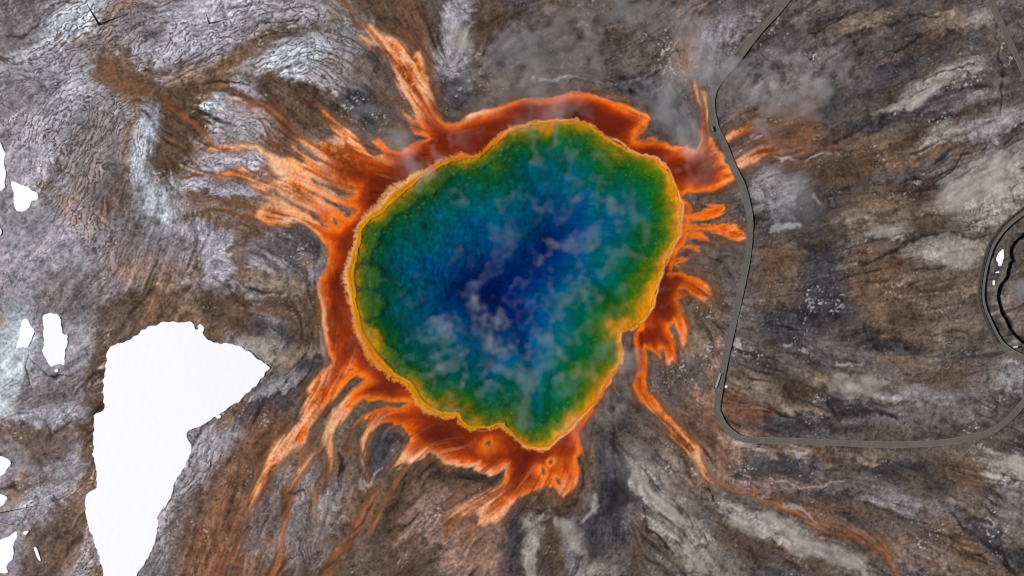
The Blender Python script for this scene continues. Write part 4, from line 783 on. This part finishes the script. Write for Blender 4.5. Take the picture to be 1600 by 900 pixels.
main_walk = boardwalk([(1262,-40),(1247,-20),(1231,-2),(1213,20),(1192,42),(1170,69),(1152,94),(1133,115),(1118,136),(1112.5,151),(1112,165),(1114,181),(1119.5,201),(1131.5,226),
    (1146,261),(1160,290),(1167.5,318),(1171.5,340),(1171.5,367),(1166.5,410),(1155,466),(1142,522),(1132,568),(1127,594),(1123,618),(1120.5,638),(1124,650),(1131,664),
    (1143,676),(1156,684),(1173,687.5),(1204,688),(1240,689),(1300,691.5),(1360,694),(1413,694.5),(1465,692),(1505,686.5),(1543,676),(1570,660),(1592,638),(1612,611),(1632,578)],
    10.0, "long grey boardwalk bending past the right side of the hot spring")
platform(main_walk, [(1110,158),(1107,165),(1106.5,196),(1109,208),(1120,217),(1127,216),(1116,170)])
platform(main_walk, [(1127,572),(1119,582),(1114.5,600),(1117,612),(1121,620),(1127,600),(1131,576)])
DECK = 1.1                                                 # the walk round the crater stands higher and has a railing
loop_walk = boardwalk([(1650,310),(1612,322),(1590,337),(1573,351),(1560,366),(1549.5,382),(1543,400),(1537.5,421),(1533.5,447),(1533,466),(1537,484),(1545,503),(1554,522),(1565,538),(1578,549),(1594,557),(1614,565),(1650,576)],
    10.6, "curved grey boardwalk with dark railing round the steaming crater at right edge", railing=(.08, .75, 1))
DECK = 0.45
short_walk = boardwalk([(1530,-34),(1540,-14),(1547,0),(1556,19),(1574,57),(1592,95),(1606,126),(1622,160)], 9.4, "straight grey boardwalk crossing the top right corner")

# bench, information panels
metal_m = plain_mat("pale_bench_board", (156, 160, 150), .6, .08, 2)
a, c_ = at(1125.2, 583.5, DECK), at(1118.2, 605, DECK)
a.z = c_.z = 0; mid = (a + c_) / 2; ax = (c_ - a).normalized(); rt = Vector((ax.y, -ax.x, 0))
bench = empty("bench", (mid.x, mid.y, DECK), "long pale backless bench on the boardwalk's lower viewing platform", "bench")
for k in (-1, 0, 1):
    o = MB((mid.x, mid.y, DECK)); p = a + rt * k * .21; q = c_ + rt * k * .21; p.z = q.z = DECK + .46; o.box(p, q, rt, .19, .06, 1 + .05 * k); o.build("seat_board", metal_m, bench)
for k in range(4):
    o = MB((mid.x, mid.y, DECK)); p = a + (c_ - a) * (.06 + .29 * k); p1 = p - rt * .26; p2 = p + rt * .26; p1.z = p2.z = DECK + .40; o.box(p1, p2, ax, .12, .39); o.build("leg", post_m, bench)
panel_m = plain_mat("dark_panel_face", (34, 36, 58), .35, .2, 3); pale_m = plain_mat("pale_panel_face", (196, 204, 206), .35, .12, 3)
def info_panel(p1, p2, face_m, label, tilt):
    a, b_ = at(*p1, DECK), at(*p2, DECK); m_ = (a + b_) / 2; d = (b_ - a); d.z = 0; Lh = d.length / 2; d.normalize(); r = Vector((d.y, -d.x, 0)) * tilt
    root = empty("information_panel", m_, label, "sign")
    lo, hi = r * .32 + Vector((0, 0, .75)), -r * .32 + Vector((0, 0, 1.05)); nrm = (hi - lo).cross(d).normalized(); nrm = nrm if nrm.z > 0 else -nrm
    def slab(name, x0, x1, e0, e1, up_, th, mat):
        o = MB(m_); P = [m_ + d * x + (lo + (hi - lo) * e) + nrm * up_ for x, e in ((x0, e0), (x1, e0), (x1, e1), (x0, e1))]
        o.add(P + [p - nrm * th for p in P], [(0, 1, 2, 3), (7, 6, 5, 4), (0, 4, 5, 1), (1, 5, 6, 2), (2, 6, 7, 3), (3, 7, 4, 0)]); o.build(name, mat, root)
    slab("frame", -Lh, Lh, 0, 1, 0, .05, post_m); slab("panel_face", -Lh + .08, Lh - .08, .08, .92, .012, .008, face_m)
    for s in (-.7, .7):
        o = MB(m_); p = m_ + d * s * Lh; o.tube([p, p + Vector((0, 0, .86))], [.06, .06], 8); o.build("post", post_m, root)
info_panel((1110, 197.5), (1112.6, 206), panel_m, "dark slanted information panel on the boardwalk's upper viewing platform", 1)
DECK = 1.1
info_panel((1580.5, 542.8), (1588.5, 541.6), pale_m, "pale slanted information panel at the end of the dark railing", 1)

# ---------------------------------------------------------------- snow
snow_m, t, b = new_mat("snow"); N, L = t.nodes, t.links
nz = N.new("ShaderNodeTexNoise"); nz.inputs["Scale"].default_value = .5; nz.inputs["Detail"].default_value = 7
geo = N.new("ShaderNodeNewGeometry"); L.new(geo.outputs["Position"], nz.inputs["Vector"])
bp = N.new("ShaderNodeBump"); bp.inputs["Strength"].default_value = .15; bp.inputs["Distance"].default_value = .3; L.new(nz.outputs[0], bp.inputs["Height"]); L.new(bp.outputs[0], b.inputs["Normal"])
b.inputs["Base Color"].default_value = (.93, .93, .95, 1); b.inputs["Roughness"].default_value = .6
def ground_z(px, py):
    return float(gather(M["hgt"], np.array([px], f32), np.array([py], f32))[0])
def snow(P, label, smooth=1, thick=.16, jit=.9):
    P = smooth_poly(P, smooth); n = len(P); D = []
    for i in range(n):                                        # ragged melt edge
        a, c_ = P[i], P[(i + 1) % n]; L_ = np.linalg.norm(c_ - a); k = max(1, int(L_ / 1.6))
        for j in range(k): D.append(a + (c_ - a) * j / k)
    D = np.array(D); m = len(D); r = rng.standard_normal(m)
    j1 = np.convolve(np.concatenate([r[-4:], r, r[:4]]), np.ones(5) / 5, 'same')[4:-4]; D = offset_poly(D, 0) + (offset_poly(D, 1) - D) * (j1 * jit * 1.6 + .25 * r * jit)[:, None]
    I = offset_poly(D, -min(.9, jit)); cx_, cy_ = D.mean(0)
    g = max(ground_z(x, y) for x, y in D[::max(1, m // 60)]); zb = g - .9
    o3 = Vector(((cx_ - 800) * S, (450 - cy_) * S, zb)); W_ = lambda q, z: Vector(((q[0] - 800) * S, (450 - q[1]) * S, z)) - o3
    Z = np.array([ground_z(*q) for q in D]); A_ = np.c_[D, np.ones(m)]; fit = np.linalg.lstsq(A_, Z, rcond=None)[0]; ZT = A_ @ fit + thick + .05
    V = [W_(q, zb) for q in D] + [W_(q, z + thick * .4) for q, z in zip(D, np.minimum(Z, ZT - thick * .4))] + [W_(q, z) for q, z in zip(I, ZT)]
    tri = tessellate_polygon([V[2 * m:]])
    F = [(i, (i + 1) % m, m + (i + 1) % m, m + i) for i in range(m)] + [(m + i, m + (i + 1) % m, 2 * m + (i + 1) % m, 2 * m + i) for i in range(m)] + [tuple(2 * m + k for k in t_) for t_ in tri]
    F.append(tuple(range(m))[::-1])
    me = bpy.data.meshes.new("snow_patch"); me.from_pydata([tuple(v) for v in V], [], F)
    bm = bmesh.new(); bm.from_mesh(me); bmesh.ops.recalc_face_normals(bm, faces=bm.faces); bm.to_mesh(me); bm.free()
    o = link_mesh("snow_patch", me, snow_m); o.location = o3
    return tag(o, label, "snow patch", "snow patches on the crust")
snow(SNOWFIELD, "huge white snowfield, by far the largest snow patch", 1, .22)
snow([(67,497),(72,490),(83,488),(93,492),(97,507),(100,523),(107,524),(107,537),(102,550),(102,570),(95,568),(90,572),(78,573),(72,560),(68,547),(68,527),(70,513)], "tall upright snow patch left of the huge snowfield", 1)
snow([(86,577),(91,576),(92,580),(88,582),(85,580)], "tiny snow dab just below the tall upright snow patch", 1, .2, .2)
snow([(23,545),(32,527),(31,507),(37,497),(45,500),(53,512),(56,520),(50,533),(43,544),(33,543)], "curved medium snow patch to the left of the tall upright one", 1)
snow([(17,281),(33,287),(53,298),(60,303),(62,312),(50,313),(47,327),(30,332),(23,327),(20,303)], "ragged snow patch near the left edge, in the upper half", 1)
snow([(-14,215),(0,222),(5,227),(8,253),(10,277),(7,298),(-2,298),(-16,290)], "narrow snow strip cut by the left edge, topmost of all snow", 1)
snow([(-6,355),(2,357),(4,363),(1,369),(-7,371)], "sliver of snow on the left edge below the ragged patch", 1, .25, .3)
snow([(-12,710),(0,713),(17,717),(18,727),(5,744),(-3,748),(-14,742)], "snow patch on the left edge beside a dark wet hollow, upper of two", 1)
snow([(-12,770),(0,772),(15,777),(7,787),(0,793),(-12,796)], "small snow wedge on the left edge just above a thin fallen trunk", 1)
snow([(28,828),(27,840),(22,850),(23,870),(12,883),(14,898),(-6,892),(-16,880),(-14,846),(0,842),(13,838)], "large snow patch in the lower left corner", 1)
snow([(35,831),(47,828),(44,833),(40,837)], "tiny triangular snow dab beside the corner snow patch", 1, .2, .2)
snow([(52,855),(57,855),(60,862),(65,876),(62,876),(57,868)], "thin snow sliver right of the corner snow patch", 1, .2, .2)
snow([(1568,388),(1569,398),(1565,416),(1560,416),(1560,410),(1556,405.5),(1560,396),(1564,391.5)], "upright snow patch between the railed boardwalk and the crater bank", 1, .25, .25)
snow([(1555,425),(1561,424),(1561,426.5),(1556,427)], "tiny flat snow dab, middle one beside the railed boardwalk", 1, .2, .12)
snow([(1551,438),(1554.5,437.5),(1554,446),(1551,446)], "small blocky snow dab, lowest beside the railed boardwalk", 1, .2, .12)
snow([(336,652),(342,648),(347,651),(341,655)], "tiny snow dab beside the huge snowfield's right shore", 1, .2, .3)
snow([(1132,603),(1136,601.5),(1137,604.5),(1134,607)], "tiny snow lump against the boardwalk opposite the bench", 1, .25, .2)
snow([(37,790),(40,788),(43,790),(40,793)], "tiny round snow dab above the dark fallen trunk", 1, .25, .12)

# ---------------------------------------------------------------- dead trees and fallen trunks
bark_m = plain_mat("charred_bark", (34, 29, 28), .85, .3, 3); grey_m = plain_mat("bleached_wood", (168, 152, 118), .8, .2, 3)
def dead_tree(base, tip_shift, h, r0, label):
    p = at(*base, 0); p.z = ground_z(*base) - .15; root = empty("dead_tree", p, label, "dead tree", "standing dead trees")
    o = MB(p); n = 9; pts = []; rad = []
    for i in range(n):
        u = i / (n - 1); pts.append(p + Vector((tip_shift[0] * u ** 1.1, tip_shift[1] * u ** 1.1, h * u)) + Vector((.05 * math.sin(5 * u), .05 * math.cos(7 * u), 0))); rad.append(r0 * (1 - .82 * u) * (1.35 if i == 0 else 1))
    o.tube(pts, rad, 10); o.build("trunk", bark_m, root)
    for k in range(12):
        u = .22 + .062 * k; q = pts[int(u * (n - 1))].lerp(pts[min(n - 1, int(u * (n - 1)) + 1)], (u * (n - 1)) % 1); an = k * 2.4
        d = Vector((math.cos(an), math.sin(an), .25)); l = .45 * (1.1 - u) + .12
        o = MB(p); o.tube([q, q + d * l * .6, q + d * l + Vector((0, 0, -.06))], [.05, .035, .012], 5); o.build("branch", bark_m, root)
dead_tree((155, 38.5), (-.3, 3.2), 8.6, .44, "tall black dead tree casting a long shadow, the left one of two at top left")
dead_tree((327, 37), (.5, 1.4), 5.4, .26, "short thin black dead tree, the right one of two at top left")
def fallen(P, r0, r1, mat, label):
    pts = [at(x, y, 0) for x, y in P]
    for p, (x, y) in zip(pts, P): p.z = max(0, ground_z(x, y)) + .14
    root = empty("fallen_trunk", pts[0], label, "fallen trunk", "fallen trunks on the crust"); o = MB(pts[0]); n = len(pts)
    o.tube(pts, [r0 + (r1 - r0) * i / (n - 1) for i in range(n)], 8); o.build("trunk", mat, root)
    for k in range(1, n - 1):
        o = MB(pts[0]); d = Vector((.3, (-1) ** k, .25)); o.tube([pts[k], pts[k] + d * .5], [.04, .015], 5); o.build("branch_stub", mat, root)
fallen([(-4,802),(12,799),(30,795.5),(48,791.5),(64,789)], .17, .06, bark_m, "thin dark fallen trunk lying on pale crust at left edge")
fallen([(-4,816.5),(8,818.5),(18,820.5),(32,822)], .18, .08, grey_m, "short bleached fallen trunk lying just below the dark fallen trunk")

# ---------------------------------------------------------------- steam drifting over the spring
def steam_cloud():
    sub = 2; i0, i1 = np.searchsorted(XS, [-30, 1630]); j0, j1 = np.searchsorted(YS, [-30, 930])
    T = M["steam"][j0:j1:sub, i0:i1:sub] * 5.0; X = PX[j0:j1:sub, i0:i1:sub]; Y = PY[j0:j1:sub, i0:i1:sub]
    up_ = noise(30, 71)[j0:j1:sub, i0:i1:sub]
    eps = .05; inside = T > eps; th = np.maximum(T - eps, 0) + .01
    zm = 4.2 + .8 * up_; zb = np.maximum(1.6, zm - .35 * th); zt = zb + th
    fm = inside[1:, :-1] & inside[1:, 1:] & inside[:-1, 1:] & inside[:-1, :-1]
    ny, nx = X.shape; ix = np.arange(nx * ny).reshape(ny, nx); q = np.stack([ix[1:, :-1], ix[1:, 1:], ix[:-1, 1:], ix[:-1, :-1]], -1)
    top = q[fm]; nV = nx * ny; bot = top[:, ::-1] + nV
    pad = np.pad(fm, 1); sides = []
    for dj, di, e0, e1 in ((1, 0, 0, 1), (0, 1, 1, 2), (-1, 0, 2, 3), (0, -1, 3, 0)):
        nb = pad[1 + dj:1 + dj + ny - 1, 1 + di:1 + di + nx - 1]; m_ = fm & ~nb; a, c_ = q[m_][:, e0], q[m_][:, e1]
        sides.append(np.stack([a, a + nV, c_ + nV, c_], -1))
    F = np.concatenate([top, bot] + sides)
    k = 1 - 4.2 / CAMH; wx = (NADX + (X - NADX) * k - 800) * S; wy = (450 - (NADY + (Y - NADY) * k)) * S
    V = np.concatenate([np.stack([wx, wy, zt], -1).reshape(-1, 3), np.stack([wx, wy, zb], -1).reshape(-1, 3)])
    used, inv = np.unique(F.ravel(), return_inverse=True)
    me = bpy.data.meshes.new("steam"); n = len(F)
    me.vertices.add(len(used)); me.vertices.foreach_set("co", V[used].astype(f32).ravel())
    me.loops.add(4 * n); me.loops.foreach_set("vertex_index", inv.astype(np.int32).ravel()); me.polygons.add(n); me.polygons.foreach_set("loop_start", np.arange(0, 4 * n, 4, dtype=np.int32))
    me.update(calc_edges=True)
    sm, t, b = new_mat("steam"); t.nodes.remove(b); v = t.nodes.new("ShaderNodeVolumeScatter")
    v.inputs["Color"].default_value = (.97, .97, 1, 1); v.inputs["Density"].default_value = .13; v.inputs["Anisotropy"].default_value = .0
    t.links.new(v.outputs[0], t.nodes["Material Output"].inputs["Volume"])
    o = link_mesh("steam", me, sm); tag(o, "thin white steam wisps drifting over the hot spring and nearby ground", None, None, "stuff")
steam_cloud()
